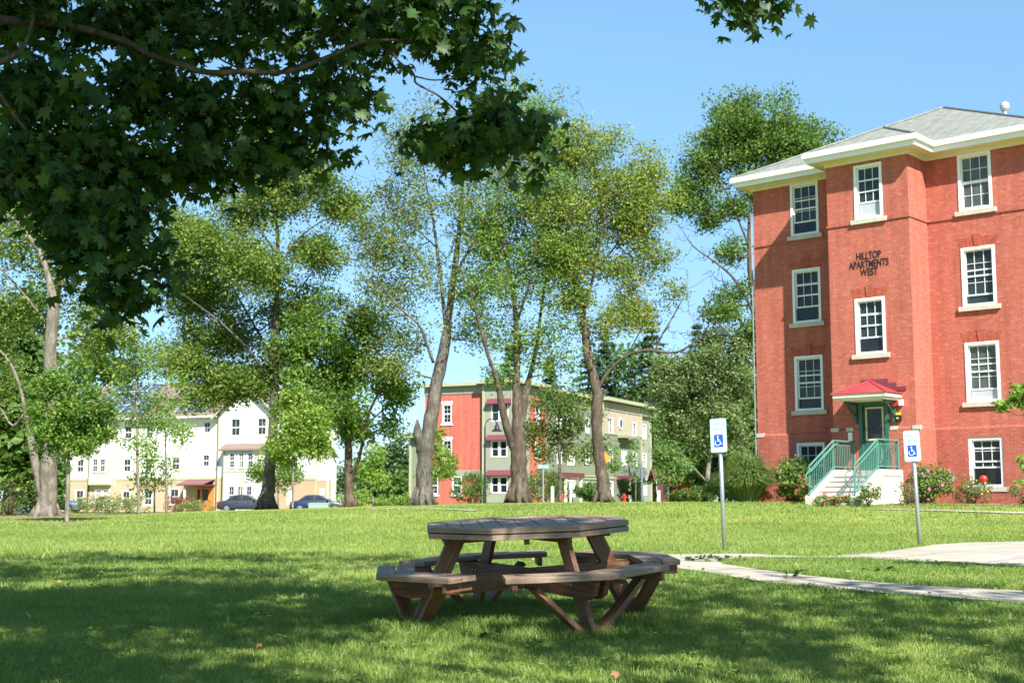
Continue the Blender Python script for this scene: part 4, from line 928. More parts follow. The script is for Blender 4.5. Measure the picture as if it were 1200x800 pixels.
class Tree:
    def __init__(s, seed=0, sides=8): s.r = np.random.default_rng(seed); s.m = MB(); s.nodes = []; s.rad = []; s.sides = sides; s.cl = []; s.fam = 1; s.fs = 1.
    def limb(s, P, R, k=4, n=None, rough=.0, reg=True):
        path = smooth_path(P, k); rr = np.interp(np.linspace(0, 1, len(path)), np.linspace(0, 1, len(R)), R)
        if rough: path = path+s.r.normal(size=path.shape)*rough*rr[:, None]
        s.m.tube(path, rr*(1+(s.r.random(len(rr))-.5)*.14), n or (s.sides if rr.max() > .08 else 5 if rr.max() > .025 else 3))
        if reg: s.nodes += list(path); s.rad += list(rr)
        return path
    def pxlimb(s, pts, dd, d, off0=0., off1=0., rough=.06, k=4):
        """pts: (px, py, width px) at depth d, sliding to d+off1"""
        n = len(pts); P = []; R = []
        for i, (x, y, w) in enumerate(pts):
            de = d+off0+(off1-off0)*i/max(n-1, 1); P.append(P3(x, y, de)); R.append(max(w, .5)/2/F*de*(.3 if i == n-1 and n > 2 else 1))
        return s.limb(P, R, k, rough=rough)
    def grow(s, centres, rb=.035, hubs=6, droop=0., wander=.12, tip=.011, up=.35):
        """twigs from the skeleton to every leaf cluster, by way of a few hubs"""
        C_ = np.array(centres)
        if not len(C_): return
        nh = max(1, len(C_)//hubs); idx = s.r.permutation(len(C_))[:nh]
        def connect(c, r0, r1, k):
            N = np.array(s.nodes); v = N-c; dist = np.linalg.norm(v, axis=1)*(1+up*np.clip(v[:, 2]/(np.linalg.norm(v, axis=1)+1e-6), 0, 1)*2)
            rad = np.array(s.rad); dist = dist-np.minimum(rad, .2)*1.0
            i = int(np.argmin(dist)); a = N[i]; L = np.linalg.norm(c-a)
            if L < 1e-3: return
            r0 = min(r0*(.5+.5*min(L/3, 2)), rad[i]*.75+.002); mid = (a+c)/2+s.r.normal(size=3)*L*wander+np.array([0, 0, -.08*L if c[2] > a[2] else .10*L])
            q3 = a+(c-a)*.75+s.r.normal(size=3)*L*wander*.6
            s.limb([a, mid, q3, c], [r0, r0*.7+r1*.3, r0*.4+r1*.6, r1], k)
        order = idx[np.argsort([np.min(np.linalg.norm(np.array(s.nodes)-C_[i], axis=1)) for i in idx])]
        for i in order: connect(C_[i], rb*1.6, rb*.45, 3)
        rest = [i for i in range(len(C_)) if i not in set(idx.tolist())]
        for i in rest: connect(C_[i], rb*.55, tip, 2)
        s.cl += list(C_)
    def blob(s, px, py, rx, ry, d, n, off=0., depth=None, shell=.45):
        """n cluster centres filling an ellipsoid seen at (px, py) with pixel radii rx, ry at depth d+off"""
        c = P3(px, py, d+off); a = rx/F*d; b = ry/F*d; e = depth if depth is not None else (a+b)/2
        k = max(1, int(n/s.fam)); q = s.r.normal(size=(k, 3)); q /= np.linalg.norm(q, axis=1, keepdims=True); q *= (s.r.random(k)**shell)[:, None]
        q = (c+q*[a, e, b])[s.r.integers(0, k, n)]; sg = (.17*(a+b)/2+.08*s.fs) if s.fam > 1 else 0
        return list(q+s.r.normal(size=(n, 3))*sg*[1, 1, .68])
    def leaves(s, per, size, spread, mat, parent, flat=.85, up=.6, name='crown', tint_low=0., tint_rng=1., bright_top=False, narrow=1.):
        C_ = np.array(s.cl); n = len(C_)*per; r = s.r
        ct = np.repeat(r.random(len(C_)), per); q_ = r.normal(size=(n, 3)); q_ /= np.linalg.norm(q_, axis=1, keepdims=True); c = np.repeat(C_, per, 0)+q_*(r.random((n, 1))**.55)*spread*1.75*[1, 1, flat]
        N = r.normal(size=(n, 3)); N /= np.linalg.norm(N, axis=1, keepdims=True); N[:, 2] += up; N /= np.linalg.norm(N, axis=1, keepdims=True)
        A = r.normal(size=(n, 3)); A -= np.sum(A*N, 1, keepdims=True)*N; A /= np.linalg.norm(A, axis=1, keepdims=True); B = np.cross(N, A)
        sz = (size*(.55+.9*r.random(n)))[:, None]; w = .62*narrow
        v = np.stack([c-A*sz*.5, c+B*sz*w*.5+N*sz*.12-A*sz*.08, c+A*sz*.55-N*sz*.05, c-B*sz*w*.5+N*sz*.12-A*sz*.08], 1).reshape(-1, 3)
        f = np.arange(n)[:, None, None]*4+np.array([[0, 1, 2], [0, 2, 3]])[None]
        t = tint_low+tint_rng*np.clip(.55*ct+.45*r.random(n), 0, 1)
        return fastmesh(name, v, f.reshape(-1, 3), np.repeat(t, 4), mat, parent)
    def finish(s, name, label, cat, base, bark, group=None):
        o = root(name, label, cat, tuple(base), 0, group); s.base = np.array(base)
        s.m.v = [tuple(np.array(p)-s.base) for p in s.m.v]; s.cl = [c-s.base for c in s.cl]
        s.m.build('trunk', bark, o, smooth=True, fix=False); return o
def flare(base, r, t):   # root flare
    for k in range(6):
        a = k*2*math.pi/6+t.r.random()*.6; q = np.array([math.cos(a), math.sin(a), 0])
        e = base+q*r*1.32; e[2] = gz(e[0], e[1])-.12
        t.m.tube([base+q*r*.5+[0, 0, r*1.5], base+q*r*.78+[0, 0, r*.5], e], [r*.25, r*.30, r*.15], 6)
GT_ = 'large old trees across the lawn'
def bigtree(name, label, base_px, d, limbs, blobs, leafm, bark, seed, per=49, size=0.172, spread=0.55, rb=.05, cat='tree', group=None, dens=1., bare=(), fl=True, tip=.01, up=.6, **lk):
    t = Tree(seed); g = P3(base_px[0], base_px[1], d); g[2] = gz(g[0], g[1]); t.fam = 3.8 if spread > .45 else 2.5; t.fs = 2. if spread > .45 else .6
    if spread > .45: spread *= .66; dens *= 1.9; per = int(per*.80); size *= .80
    for li, L in enumerate(limbs):
        pts, off = L[0], L[1]; w0 = pts[0][2]
        pts = [(x, y, .88*w_*(1 if li == 0 or w_ > 9.5 else .62)*(.8 if li == 0 and w_ < w0*.45 else 1)) for x, y, w_ in pts]; t.pxlimb(pts, None, d, off[0], off[1])
    if fl: flare(g, limbs[0][0][0][2]/2/F*d, t)
    cs = []
    for b in blobs: cs += t.blob(*b[:4], d, int(b[4]*dens+.5), b[5] if len(b) > 5 else 0.)
    t.grow(cs, rb=rb, tip=tip)
    if bare:
        keep = list(t.cl); bc_ = []
        for b in bare: bc_ += t.blob(*b[:4], d, b[4], b[5] if len(b) > 5 else 0.)
        t.grow(bc_, rb=rb*.6, tip=.014, hubs=5, wander=.2); t.cl = keep
    o = t.finish(name, label, cat, g, bark, group); t.leaves(per, size, spread, leafm, o, up=up, **lk)
    return o
# far-left pale trunk
bigtree('beech_tree', 'tall pale-barked tree with a thick trunk at the far left of the lawn', (53, 602), 48,
 [([(53, 606, 30), (56, 585, 25), (58, 550, 22), (60, 510, 20), (59, 460, 18), (59, 406, 17), (62, 363, 16), (58, 330, 12), (48, 300, 9), (38, 283, 7), (18, 258, 5), (-5, 245, 3)], (0, -2)),
  ([(62, 363, 13), (69, 330, 11), (76, 290, 9), (80, 240, 6), (84, 180, 3)], (0, 2)),
  ([(60, 385, 9), (48, 370, 8), (28, 345, 6), (4, 318, 5), (-20, 300, 3)], (0, -1.5)),
  ([(52, 590, 14), (44, 555, 12), (36, 515, 10), (28, 473, 8), (18, 438, 7), (0, 411, 5), (-30, 395, 3)], (0, -1.5)),
  ([(62, 400, 6), (90, 395, 5), (118, 415, 4), (132, 385, 3)], (0, 1))],
 [(20, 270, 70, 45, 40), (85, 300, 55, 55, 34), (115, 370, 45, 45, 26), (5, 360, 45, 45, 30), (90, 200, 70, 60, 40), (10, 190, 70, 60, 30), (-20, 450, 40, 50, 22), (140, 300, 40, 50, 20)],
 L_OAK, BKP, 11, dens=1.2, per=79, size=0.158, spread=0.6)
# oak in front of the white house
bigtree('oak_tree', 'tall oak with a straight trunk and broad yellowish crown before the white house', (312, 597), 58,
 [([(311, 599, 23), (313, 580, 19), (316, 555, 17), (318, 520, 15), (321, 480, 14), (322, 440, 13), (322, 390, 11), (325, 330, 9), (325, 270, 6), (321, 210, 4)], (0, 0)),
  ([(319, 445, 8), (303, 425, 7), (282, 400, 6), (255, 375, 5), (215, 345, 3)], (0, -2.5)),
  ([(319, 450, 8), (295, 436, 6), (262, 425, 5), (228, 424, 4), (200, 432, 2)], (0, 1.5)),
  ([(322, 425, 6), (300, 385, 5), (280, 350, 4), (262, 310, 2)], (0, 2)),
  ([(322, 400, 6), (338, 365, 5), (358, 330, 4), (372, 310, 2)], (0, 2)), ([(324, 320, 5), (345, 285, 4), (372, 262, 3), (395, 252, 2)], (0, -2)), ([(325, 300, 5), (300, 260, 4), (280, 225, 2)], (0, -1.5))],
 [(245, 295, 52, 40, 46, -1), (300, 235, 45, 35, 36), (355, 215, 42, 30, 30), (395, 245, 30, 22, 16), (235, 345, 45, 30, 34, 1), (305, 320, 45, 32, 32, -2), (345, 365, 38, 28, 26, 1), (265, 395, 50, 26, 36, 1), (215, 425, 34, 26, 24), (280, 445, 40, 24, 30), (240, 465, 34, 16, 14), (365, 300, 30, 25, 18), (335, 420, 25, 25, 14), (210, 265, 28, 25, 14), (320, 180, 55, 30, 24)],
 L_OAK, BK, 12, dens=1.6, per=95, size=0.165, spread=0.62, up=.9)
# darker tree beside it
bigtree('maple_tree', 'dark-trunked tree with two stems and bright leaves at the right end of the white house', (410, 594), 57,
 [([(410, 596, 16), (409, 575, 12), (408, 545, 11), (408, 510, 10), (404, 470, 8), (403, 430, 6), (404, 385, 3)], (0, 0)),
  ([(412, 565, 8), (421, 535, 8), (428, 505, 7), (434, 480, 6), (447, 455, 5), (464, 435, 3)], (0, -1)), ([(408, 510, 6), (392, 480, 5), (372, 455, 3)], (0, 1)), ([(430, 497, 4), (452, 478, 3), (478, 466, 2)], (0, 1))],
 [(400, 410, 42, 32, 30), (365, 445, 32, 26, 22), (392, 478, 28, 24, 20, -1), (440, 432, 36, 22, 24), (462, 460, 28, 18, 14), (420, 505, 22, 14, 8), (380, 375, 30, 22, 12), (430, 385, 30, 18, 12), (455, 495, 15, 10, 4), (350, 410, 22, 22, 12)],
 L_MID, BKD, 13, dens=1.35, per=76, size=0.185, spread=0.55, rb=.04)
# three tall sparse trees in the middle
bigtree('ash_tree', 'tall leaning thin-crowned tree with thick grey trunk and torn stub before the coral brick wall', (496, 591), 54,
 [([(496, 593, 28), (497, 570, 23), (498, 540, 22), (501, 510, 20), (507, 480, 18), (513, 445, 17), (521, 405, 14), (526, 370, 12), (531, 330, 11), (536, 290, 9), (540, 250, 7), (543, 210, 4), (548, 165, 2)], (0, 0)),
  ([(522, 380, 9), (518, 340, 8), (513, 300, 7), (508, 260, 6), (500, 220, 4), (494, 180, 2)], (0, 1.5)),
  ([(535, 320, 7), (550, 292, 6), (566, 272, 5), (582, 245, 4), (594, 215, 3), (604, 170, 2)], (0, -2)),
  ([(508, 425, 7), (499, 400, 6), (490, 380, 5), (470, 362, 4), (450, 338, 3), (430, 310, 2)], (0, -1.5)),
  ([(494, 530, 14), (490, 508, 13), (489, 492, 11)], (0, -.3)), ([(531, 350, 5), (560, 340, 3), (590, 330, 2)], (0, 1)), ([(526, 300, 4), (545, 250, 3), (560, 200, 2), (570, 150, 1.5)], (0, 2)), ([(512, 290, 4), (480, 260, 3), (455, 225, 2)], (0, -2))],
 [(455, 295, 40, 34, 22), (440, 355, 34, 34, 20), (478, 250, 40, 30, 22), (470, 400, 30, 26, 16), (520, 215, 40, 40, 20), (560, 260, 38, 34, 16), (480, 180, 50, 36, 14), (590, 200, 40, 34, 16), (500, 320, 36, 30, 10), (560, 340, 28, 20, 10), (545, 140, 50, 36, 14), (470, 335, 26, 26, 10), (590, 125, 40, 30, 14), (455, 430, 30, 14, 10), (430, 265, 32, 40, 18), (562, 300, 30, 34, 14), (545, 400, 20, 24, 8), (500, 155, 50, 30, 14)],
 L_SPA, BK, 14, dens=1.45, bare=[(540, 130, 70, 45, 90), (455, 200, 45, 50, 60), (440, 300, 50, 50, 40), (500, 300, 50, 60, 50), (590, 180, 40, 50, 50)], per=49, size=0.145, spread=0.62, rb=.045, tip=.011)
bigtree('elm_tree', 'tall tree forking into several stems above a flared brown trunk before the green siding', (608, 588), 53,
 [([(608, 590, 30), (608, 570, 25), (608, 540, 21), (607, 510, 19), (606, 480, 15), (605, 445, 13), (606, 405, 11), (603, 360, 9), (596, 315, 7), (589, 270, 5), (583, 225, 3)], (0, 0)),
  ([(603, 528, 11), (594, 500, 11), (588, 475, 10), (582, 445, 9), (573, 420, 8), (566, 395, 7), (556, 360, 5), (546, 320, 3)], (0, -1.5)),
  ([(610, 500, 12), (615, 465, 11), (622, 435, 9), (629, 405, 8), (634, 365, 6), (640, 320, 5), (643, 270, 3)], (0, 1.5)), ([(605, 380, 6), (618, 340, 5), (626, 300, 3), (636, 240, 2)], (0, -2)), ([(589, 290, 4), (565, 260, 3), (548, 230, 2)], (0, 2)), ([(640, 330, 4), (665, 295, 3), (680, 250, 2)], (0, 1))],
 [(600, 330, 36, 34, 22), (575, 290, 34, 28, 16), (635, 300, 38, 34, 24), (650, 345, 30, 24, 18), (600, 400, 28, 24, 14), (560, 370, 24, 24, 8), (640, 395, 24, 22, 12), (615, 250, 44, 34, 24), (655, 225, 44, 32, 24), (640, 165, 40, 32, 22), (620, 120, 36, 26, 12), (585, 450, 18, 18, 6), (655, 425, 22, 20, 8), (580, 250, 34, 34, 18), (670, 285, 34, 34, 20), (560, 330, 26, 30, 12)],
 L_MID, BKB, 15, dens=1.45, bare=[(620, 200, 60, 70, 90), (600, 350, 50, 60, 60), (640, 110, 30, 25, 25)], per=49, size=0.145, spread=0.6, rb=.045, tip=.011, tint_low=.1)
bigtree('locust_tree', 'knobbly brown tree with a long low branch reaching right and a yellowing rounded crown', (707, 586), 53,
 [([(708, 588, 21), (707, 565, 18), (703, 540, 16), (700, 515, 15), (699, 490, 16), (700, 465, 15), (695, 440, 14), (689, 415, 12), (685, 385, 11), (681, 355, 9), (675, 335, 7), (662, 315, 5), (645, 290, 3)], (0, 0)),
  ([(683, 372, 8), (690, 345, 7), (698, 312, 6), (706, 270, 4), (712, 230, 3), (716, 190, 2)], (0, -1.5)),
  ([(699, 462, 9), (706, 446, 8), (718, 430, 7), (735, 416, 6), (760, 410, 6), (790, 413, 5), (812, 402, 4), (828, 385, 3)], (0, -1)),
  ([(768, 410, 4), (776, 392, 4), (788, 372, 3), (800, 350, 2), (806, 335, 1.2)], (0, .5)), ([(735, 416, 3), (748, 392, 3), (760, 365, 2), (756, 340, 1.5)], (0, 1)), ([(696, 320, 4), (720, 290, 4), (742, 262, 3), (760, 240, 2)], (0, 2)), ([(681, 345, 5), (668, 300, 4), (665, 250, 3), (660, 200, 2)], (0, 1.5))],
 [(690, 175, 44, 26, 36), (735, 220, 38, 34, 40), (700, 240, 44, 36, 40), (660, 260, 36, 36, 28), (745, 275, 32, 28, 26), (690, 300, 40, 26, 24), (725, 315, 34, 22, 18), (655, 310, 30, 22, 16), (765, 245, 22, 26, 14), (715, 380, 34, 20, 16), (750, 365, 24, 16, 10), (650, 185, 36, 26, 18), (670, 345, 26, 16, 10), (780, 345, 20, 10, 4), (735, 350, 20, 14, 8), (765, 285, 24, 34, 16), (640, 240, 36, 36, 22), (760, 200, 24, 24, 12)],
 L_YEL, BKB, 16, dens=1.4, bare=[(690, 250, 70, 60, 90), (700, 350, 60, 40, 50), (790, 350, 25, 30, 24), (800, 395, 30, 20, 16)], per=64, size=0.139, spread=0.55, rb=.04, tip=.01)
# tall tree behind the brick building
bigtree('tall_maple_tree', 'tall dark green tree rising behind the left end of the brick apartment building', (900, 587), 84,
 [([(902, 592, 18), (900, 540, 15), (896, 480, 14), (890, 420, 12), (884, 360, 10), (878, 300, 8), (880, 240, 6), (888, 180, 4), (890, 130, 2)], (0, 0)),
  ([(884, 370, 7), (872, 345, 6), (856, 322, 5), (835, 305, 4), (812, 288, 3), (795, 262, 2)], (0, -2)), ([(892, 440, 6), (875, 395, 5), (862, 365, 4), (850, 340, 3), (845, 318, 2)], (0, 2)),
  ([(878, 290, 5), (862, 250, 4), (845, 215, 3), (826, 190, 2)], (0, -2)), ([(882, 240, 4), (905, 210, 4), (930, 190, 2)], (0, 2)), ([(890, 440, 5), (860, 400, 4), (838, 375, 3), (815, 362, 2)], (0, -3))],
 [(880, 150, 52, 34, 60), (925, 170, 44, 30, 44), (845, 180, 38, 32, 34), (818, 215, 26, 26, 18), (805, 245, 22, 18, 12), (900, 205, 50, 24, 24), (950, 185, 28, 20, 16), (860, 128, 24, 16, 10), (850, 250, 26, 16, 10), (860, 300, 22, 16, 7), (835, 262, 16, 14, 6), (862, 345, 20, 12, 8), (845, 372, 26, 12, 9), (875, 385, 20, 14, 8), (797, 228, 12, 12, 5)],
 L_DRK, BKD, 17, dens=1.5, bare=[(835, 270, 50, 50, 60), (850, 340, 40, 40, 50), (820, 380, 30, 20, 20)], per=79, size=0.238, spread=0.75, rb=.07, tip=.016, fl=False, tint_low=.15)
bigtree('spreading_tree', 'broad dull green tree with a leaning trunk just left of the brick building', (828, 582), 84,
 [([(829, 586, 8), (829, 560, 7), (832, 535, 6), (838, 505, 5), (836, 470, 4), (826, 435, 3), (822, 405, 2)], (0, 0)), ([(829, 565, 4), (815, 550, 4), (802, 535, 3), (790, 518, 2)], (0, -1)), ([(836, 500, 4), (850, 480, 3), (862, 455, 2)], (0, 1))],
 [(825, 430, 40, 24, 46), (860, 440, 26, 30, 34), (800, 460, 32, 28, 36), (845, 480, 32, 26, 34), (805, 500, 32, 22, 26), (860, 515, 22, 18, 16), (780, 440, 18, 24, 16), (835, 400, 30, 12, 14), (870, 405, 14, 22, 14), (785, 480, 16, 18, 12), (830, 520, 26, 12, 12)],
 LM('dull_leaf', (.08, .13, .05), (.13, .19, .07), (.19, .25, .09), (.25, .30, .13)), BKP, 18, dens=1.2, per=76, size=0.224, spread=0.7, rb=.05, fl=False)
# smaller trees
def small(name, label, px, py, d, trunkpts, blobs, leafm, bark, seed, per=41, size=0.092, spread=0.22, rb=.02, group='young planted trees', **k):
    return bigtree(name, label, (px, py), d, [(trunkpts, (0, 0))], blobs, leafm, bark, seed, per, size, spread, rb, group=group, fl=False, tip=.004, **k)
small('young_maple_tree', 'young tree with a dense mid-green crown standing in a ring of bare soil at left', 79, 613, 40.5, [(78, 616, 7), (79, 590, 5.5), (80, 550, 5), (80, 500, 4), (80, 450, 2), (80, 415, 1)],
 [(80, 445, 28, 24, 26), (78, 480, 42, 26, 44), (60, 505, 26, 24, 22), (100, 505, 32, 24, 30), (112, 480, 24, 20, 16), (80, 520, 44, 12, 22), (48, 470, 16, 24, 10), (125, 510, 14, 12, 6)], L_MID, BKP, 21, per=83, size=0.106, spread=0.24, up=.9)
small('young_ash_tree', 'slender young tree with a tall thin pale green crown before the white house windows', 163, 604, 50, [(163, 606, 4.5), (162, 570, 4), (161, 520, 3.2), (160, 460, 2.5), (158, 400, 1.5), (157, 370, 1)],
 [(160, 400, 24, 26, 20), (150, 440, 26, 28, 20), (175, 430, 22, 26, 18), (165, 475, 32, 24, 24), (140, 490, 18, 20, 10), (190, 480, 18, 20, 10), (170, 510, 20, 14, 8)], L_BLU, BKP, 22, dens=0.75, per=41, size=0.112, spread=0.32)
small('young_birch_tree', 'thin young tree with loose yellow-green leaves beside the orange door of the white house', 195, 602, 52, [(195, 603, 3.5), (195, 560, 3), (194, 520, 2.6), (195, 470, 2), (196, 430, 1)],
 [(198, 470, 22, 24, 18), (205, 505, 24, 20, 16), (185, 500, 18, 18, 12), (215, 525, 14, 16, 8), (200, 440, 16, 18, 8)], L_BRT, BKP, 23, dens=0.7, per=38, size=0.112, spread=0.3)
small('small_pear_tree', 'short leafy round young tree low in front of the white house wall', 181, 599, 56, [(181, 601, 2.5), (181, 580, 2.2), (181, 550, 1.5)], [(180, 545, 20, 20, 22), (182, 565, 17, 14, 14), (178, 520, 14, 14, 8)], L_BRT, BK, 24, dens=0.8, per=49, size=0.119, spread=0.3)
small('young_linden_tree', 'bright green young tree standing between the oak and the dark two-stemmed tree', 343, 597, 55, [(343, 598, 4), (343, 570, 3.4), (344, 535, 3), (345, 500, 2.2), (347, 465, 1)],
 [(348, 475, 22, 22, 20), (340, 500, 28, 20, 26), (362, 510, 26, 20, 24), (345, 530, 30, 14, 20), (375, 525, 14, 12, 8), (330, 520, 14, 14, 8), (365, 485, 18, 16, 12)], L_BRT, BKP, 25, dens=1.4, per=64, size=0.125, spread=0.3, up=.9)
small('garden_tree', 'small green tree behind the oak trunk against the boxed bay of the white house', 326, 593, 92, [(326, 595, 2.5), (326, 570, 2.2), (326, 545, 1.5)], [(325, 555, 22, 16, 26), (300, 552, 12, 14, 12), (340, 560, 14, 12, 10), (322, 540, 16, 12, 10)], L_MID, BKP, 26, per=49, size=0.198, spread=0.5)
small('roadside_tree', 'pale green young tree by the road right of the dark two-stemmed tree', 437, 590, 82, [(437, 592, 2.5), (437, 570, 2.2), (437, 540, 1.3)], [(437, 540, 13, 16, 16), (440, 558, 15, 12, 16), (430, 550, 10, 12, 8)], L_BRT, BKP, 27, per=45, size=0.172, spread=0.38)
small('maple_sapling', 'young tree with ragged reddish-green crown before the green building', 656, 588, 72, [(657, 590, 6), (656, 570, 4.6), (656, 540, 4), (655, 505, 3), (654, 465, 1.5)],
 [(640, 475, 26, 20, 22), (665, 470, 28, 22, 24), (685, 495, 24, 20, 18), (625, 500, 20, 20, 12), (655, 505, 30, 16, 22), (640, 530, 24, 12, 12), (675, 530, 24, 12, 14), (700, 515, 12, 14, 6)], LM('reddish_leaf', (.05, .095, .025), (.085, .15, .032), (.14, .20, .04), (.30, .17, .07)), BK, 28, per=49, size=0.158, spread=0.42, group=None)
small('lime_sapling', 'little yellow-green tree against the coral brick wall', 514, 589, 84, [(513, 591, 1.8), (514, 570, 1.6), (515, 535, 1)], [(514, 530, 12, 16, 14), (520, 548, 14, 12, 16), (508, 555, 12, 10, 10), (512, 512, 7, 9, 5)], L_BRT, BKP, 29, dens=1.4, per=49, size=0.158, spread=0.32)
small('honey_locust_sapling', 'thin pale sapling just right of the knobbly brown trunk', 722, 586, 82, [(721, 588, 1.6), (721, 570, 1.5), (720, 530, .8)], [(720, 532, 8, 14, 10), (722, 552, 10, 12, 12), (717, 545, 8, 10, 6)], L_BLU, BKP, 30, dens=0.8, per=34, size=0.132, spread=0.3)
small('street_sapling', 'wispy pale sapling beside the grey diamond sign at the far end of the green building', 745, 586, 84, [(745, 588, 1.4), (745, 560, 1.3), (745, 525, .7)], [(746, 525, 8, 12, 9), (742, 545, 9, 12, 10), (750, 552, 8, 10, 8)], L_BLU, BKP, 31, dens=0.7, per=30, size=0.132, spread=0.3)
small('silver_linden_tree', 'small upright grey-green tree between the green building and the leaning broad tree', 783, 583, 76, [(783, 586, 2.5), (783, 565, 2.2), (783, 535, 1.4)], [(783, 530, 12, 14, 20), (784, 550, 17, 14, 26), (776, 555, 12, 10, 10), (792, 545, 10, 12, 10)], L_BLU, BKP, 32, per=57, size=0.145, spread=0.32)
# ---------------- conifers and the woods behind
def conifer(px, top, base, d, wpx, seed, label):
    t = Tree(seed); g = P3(px, base, d); g[2] = gz(g[0], g[1]); T = P3(px, top, d); H = T[2]-g[2]; W = wpx/2/F*d
    t.limb([g, g+[0, 0, H*.5], T], [H*.018, H*.011, .03], 3)
    c = []
    nlev = 26
    for i in range(nlev):
        q = i/nlev; z = g[2]+H*(.08+.9*q); r = W*(1-q)**.85*(.85+.3*t.r.random()); nb = max(4, int(10*(1-q)+4))
        for b in range(nb):
            a = t.r.random()*6.28; L = r*(.75+.35*t.r.random()); e = np.array([g[0]+L*math.cos(a), g[1]+L*math.sin(a), z-L*.22+.3*t.r.random()]); s0 = np.array([g[0], g[1], z])
            t.m.tube([s0, (s0+e)/2+[0, 0, .12*L], e], [.05, .035, .012], 3)
            for k in np.arange(.25, 1.01, .14): c.append(s0+(e-s0)*k+[0, 0, .12*L*math.sin(k*3.1)-.05])
    t.cl = c; o = t.finish('spruce_tree', label, 'tree', g, BKD, 'spruces behind the green building'); t.leaves(9, .42, .28, L_CON, o, flat=.5, up=.3, narrow=.6)
conifer(765, 350, 585, 150, 120, 41, 'tall dark spruce behind the far end of the green building')
conifer(712, 378, 585, 150, 100, 42, 'dark spruce rising behind the roof of the green building, hidden low down')
conifer(597, 398, 585, 150, 84, 43, 'dark spruce top behind the corner of the green building between two trunks')
conifer(645, 412, 585, 155, 90, 44, 'dark spruce behind the roof above the reddish-green young tree')
conifer(690, 392, 585, 158, 90, 45, 'dark spruce behind the middle of the green building roof')
conifer(820, 372, 585, 150, 90, 46, 'tall spruce standing behind the broad dull green tree')
def back(px, py, rx, ry, d, seed, label, leafm=L_BG, n=60, base=None, name='background_tree', per=26, size=.6, group='trees beyond the buildings'):
    t = Tree(seed); g = P3(px, 590, d); g[2] = gz(g[0], g[1])-.3
    t.limb([g, P3(px+rx*.1, (py+590)/2, d), P3(px, py, d)], [.38, .28, .12], 3)
    cs = t.blob(px, py, rx, ry, d, n, shell=.35); cs += t.blob(px-rx*.4, py+ry*.5, rx*.6, ry*.5, d, n//4); cs += t.blob(px+rx*.4, py+ry*.5, rx*.6, ry*.5, d, n//4)
    t.grow(cs, rb=.07, tip=.02); o = t.finish(name, label, 'tree', g, BKD, group); t.leaves(per, size, 1.0*d/130, leafm, o, up=.7)
back(440, 555, 24, 26, 190, 51, 'distant green tree low between the dark trunk and the leaning grey trunk'); back(470, 548, 16, 34, 180, 52, 'distant tree touching the left end of the red building')
back(415, 560, 20, 20, 200, 53, 'distant tree just right of the white house corner'); back(455, 572, 22, 14, 160, 54, 'low distant dark green tree near the road', L_DRK)
back(8, 500, 46, 66, 85, 55, 'dense dark tree at the left edge behind the pale trunk', L_DRK, 110); back(48, 555, 22, 34, 95, 56, 'dark green tree beside the left end of the white house', L_DRK, 60)
back(-30, 420, 50, 80, 90, 57, 'tall dark tree leaning into the left edge of the view', L_DRK, 90); back(30, 400, 40, 60, 110, 58, 'deep green tree crown behind the limbs of the pale trunk', L_DRK, 80)
back(120, 415, 45, 40, 150, 59, 'green tree crown beyond the roof ridge of the white house', L_OAK, 60); back(405, 470, 26, 46, 160, 60, 'distant tree behind the bright-leaved two-stemmed tree', L_MID, 40)
back(880, 480, 30, 60, 120, 61, 'dark tree filling the gap left of the brick building', L_DRK, 80); back(845, 545, 34, 26, 125, 62, 'low dark tree behind the red barn', L_DRK, 60); back(800, 510, 26, 40, 130, 63, 'shaded tree behind the small grey-green tree', L_DRK, 60)
back(740, 440, 40, 40, 165, 64, 'green tree mass beyond the flat cornice of the green building', L_DRK, 50)
back(868, 460, 20, 34, 110, 65, 'dark narrow tree against the corner of the brick building', L_DRK, 60)
# ================================================================ shrubs
def shrub(c, rx, rz, n, leafm, label, name='shrub', size=.09, per=20, flowers=None, seed=0, group=None, nf=40, fs=.07, ry=None, upz=0.):
    t = Tree(seed); base = np.array([c[0], c[1], gz(c[0], c[1])]); t.nodes = [base+[0, 0, .02]]; t.rad = [.04]
    for k in range(6):
        a = k*1.05+t.r.random(); t.limb([base, base+[rx*.25*math.cos(a), rx*.25*math.sin(a), rz*.4], base+[rx*.5*math.cos(a), rx*.5*math.sin(a), rz*.9]], [.02, .015, .008], 2)
    q = t.r.normal(size=(n, 3)); q /= np.linalg.norm(q, axis=1, keepdims=True); q *= (t.r.random(n)**.35)[:, None]
    cs = base+q*[rx, ry or rx, rz*.5]+[0, 0, rz*.52+upz]; cs *= 1; cs[:, 2] = np.maximum(cs[:, 2], base[2]+.06)
    t.grow(list(cs), rb=.012, tip=.003); o = t.finish(name, label, 'shrub', base, BKD, group); t.leaves(int(per*1.9), size*.72, min(rx, rz)*.2, leafm, o, name='foliage', flat=.8)
    if flowers:
        sel = np.array(t.cl)[t.r.permutation(n)[:nf] % n]; m = MB(); ctr = np.array([0, 0, rz*.5])
        for p in sel:
            dd = unit(p-ctr+[0, -.3*rx, .1]); p = p+dd*min(rx, rz)*.22+t.r.normal(size=3)*.05
            s_ = fs*(.7+.6*t.r.random()); a_ = unit(np.cross(dd, t.r.normal(size=3))); b_ = np.cross(dd, a_)
            k = 5; rim = [p+s_*(math.cos(2*math.pi*j/k)*a_+math.sin(2*math.pi*j/k)*b_)*(1)+dd*s_*.3 for j in range(k)]; rim2 = [p+s_*.45*(math.cos(2*math.pi*(j+.5)/k)*a_+math.sin(2*math.pi*(j+.5)/k)*b_) for j in range(k)]
            m.add([p-dd*s_*.2]+rim+rim2, [(0, 6+(j-1) % k, 1+j, 6+j) for j in range(k)])
        m.build('blossom', flowers, o, fix=False)
    return o
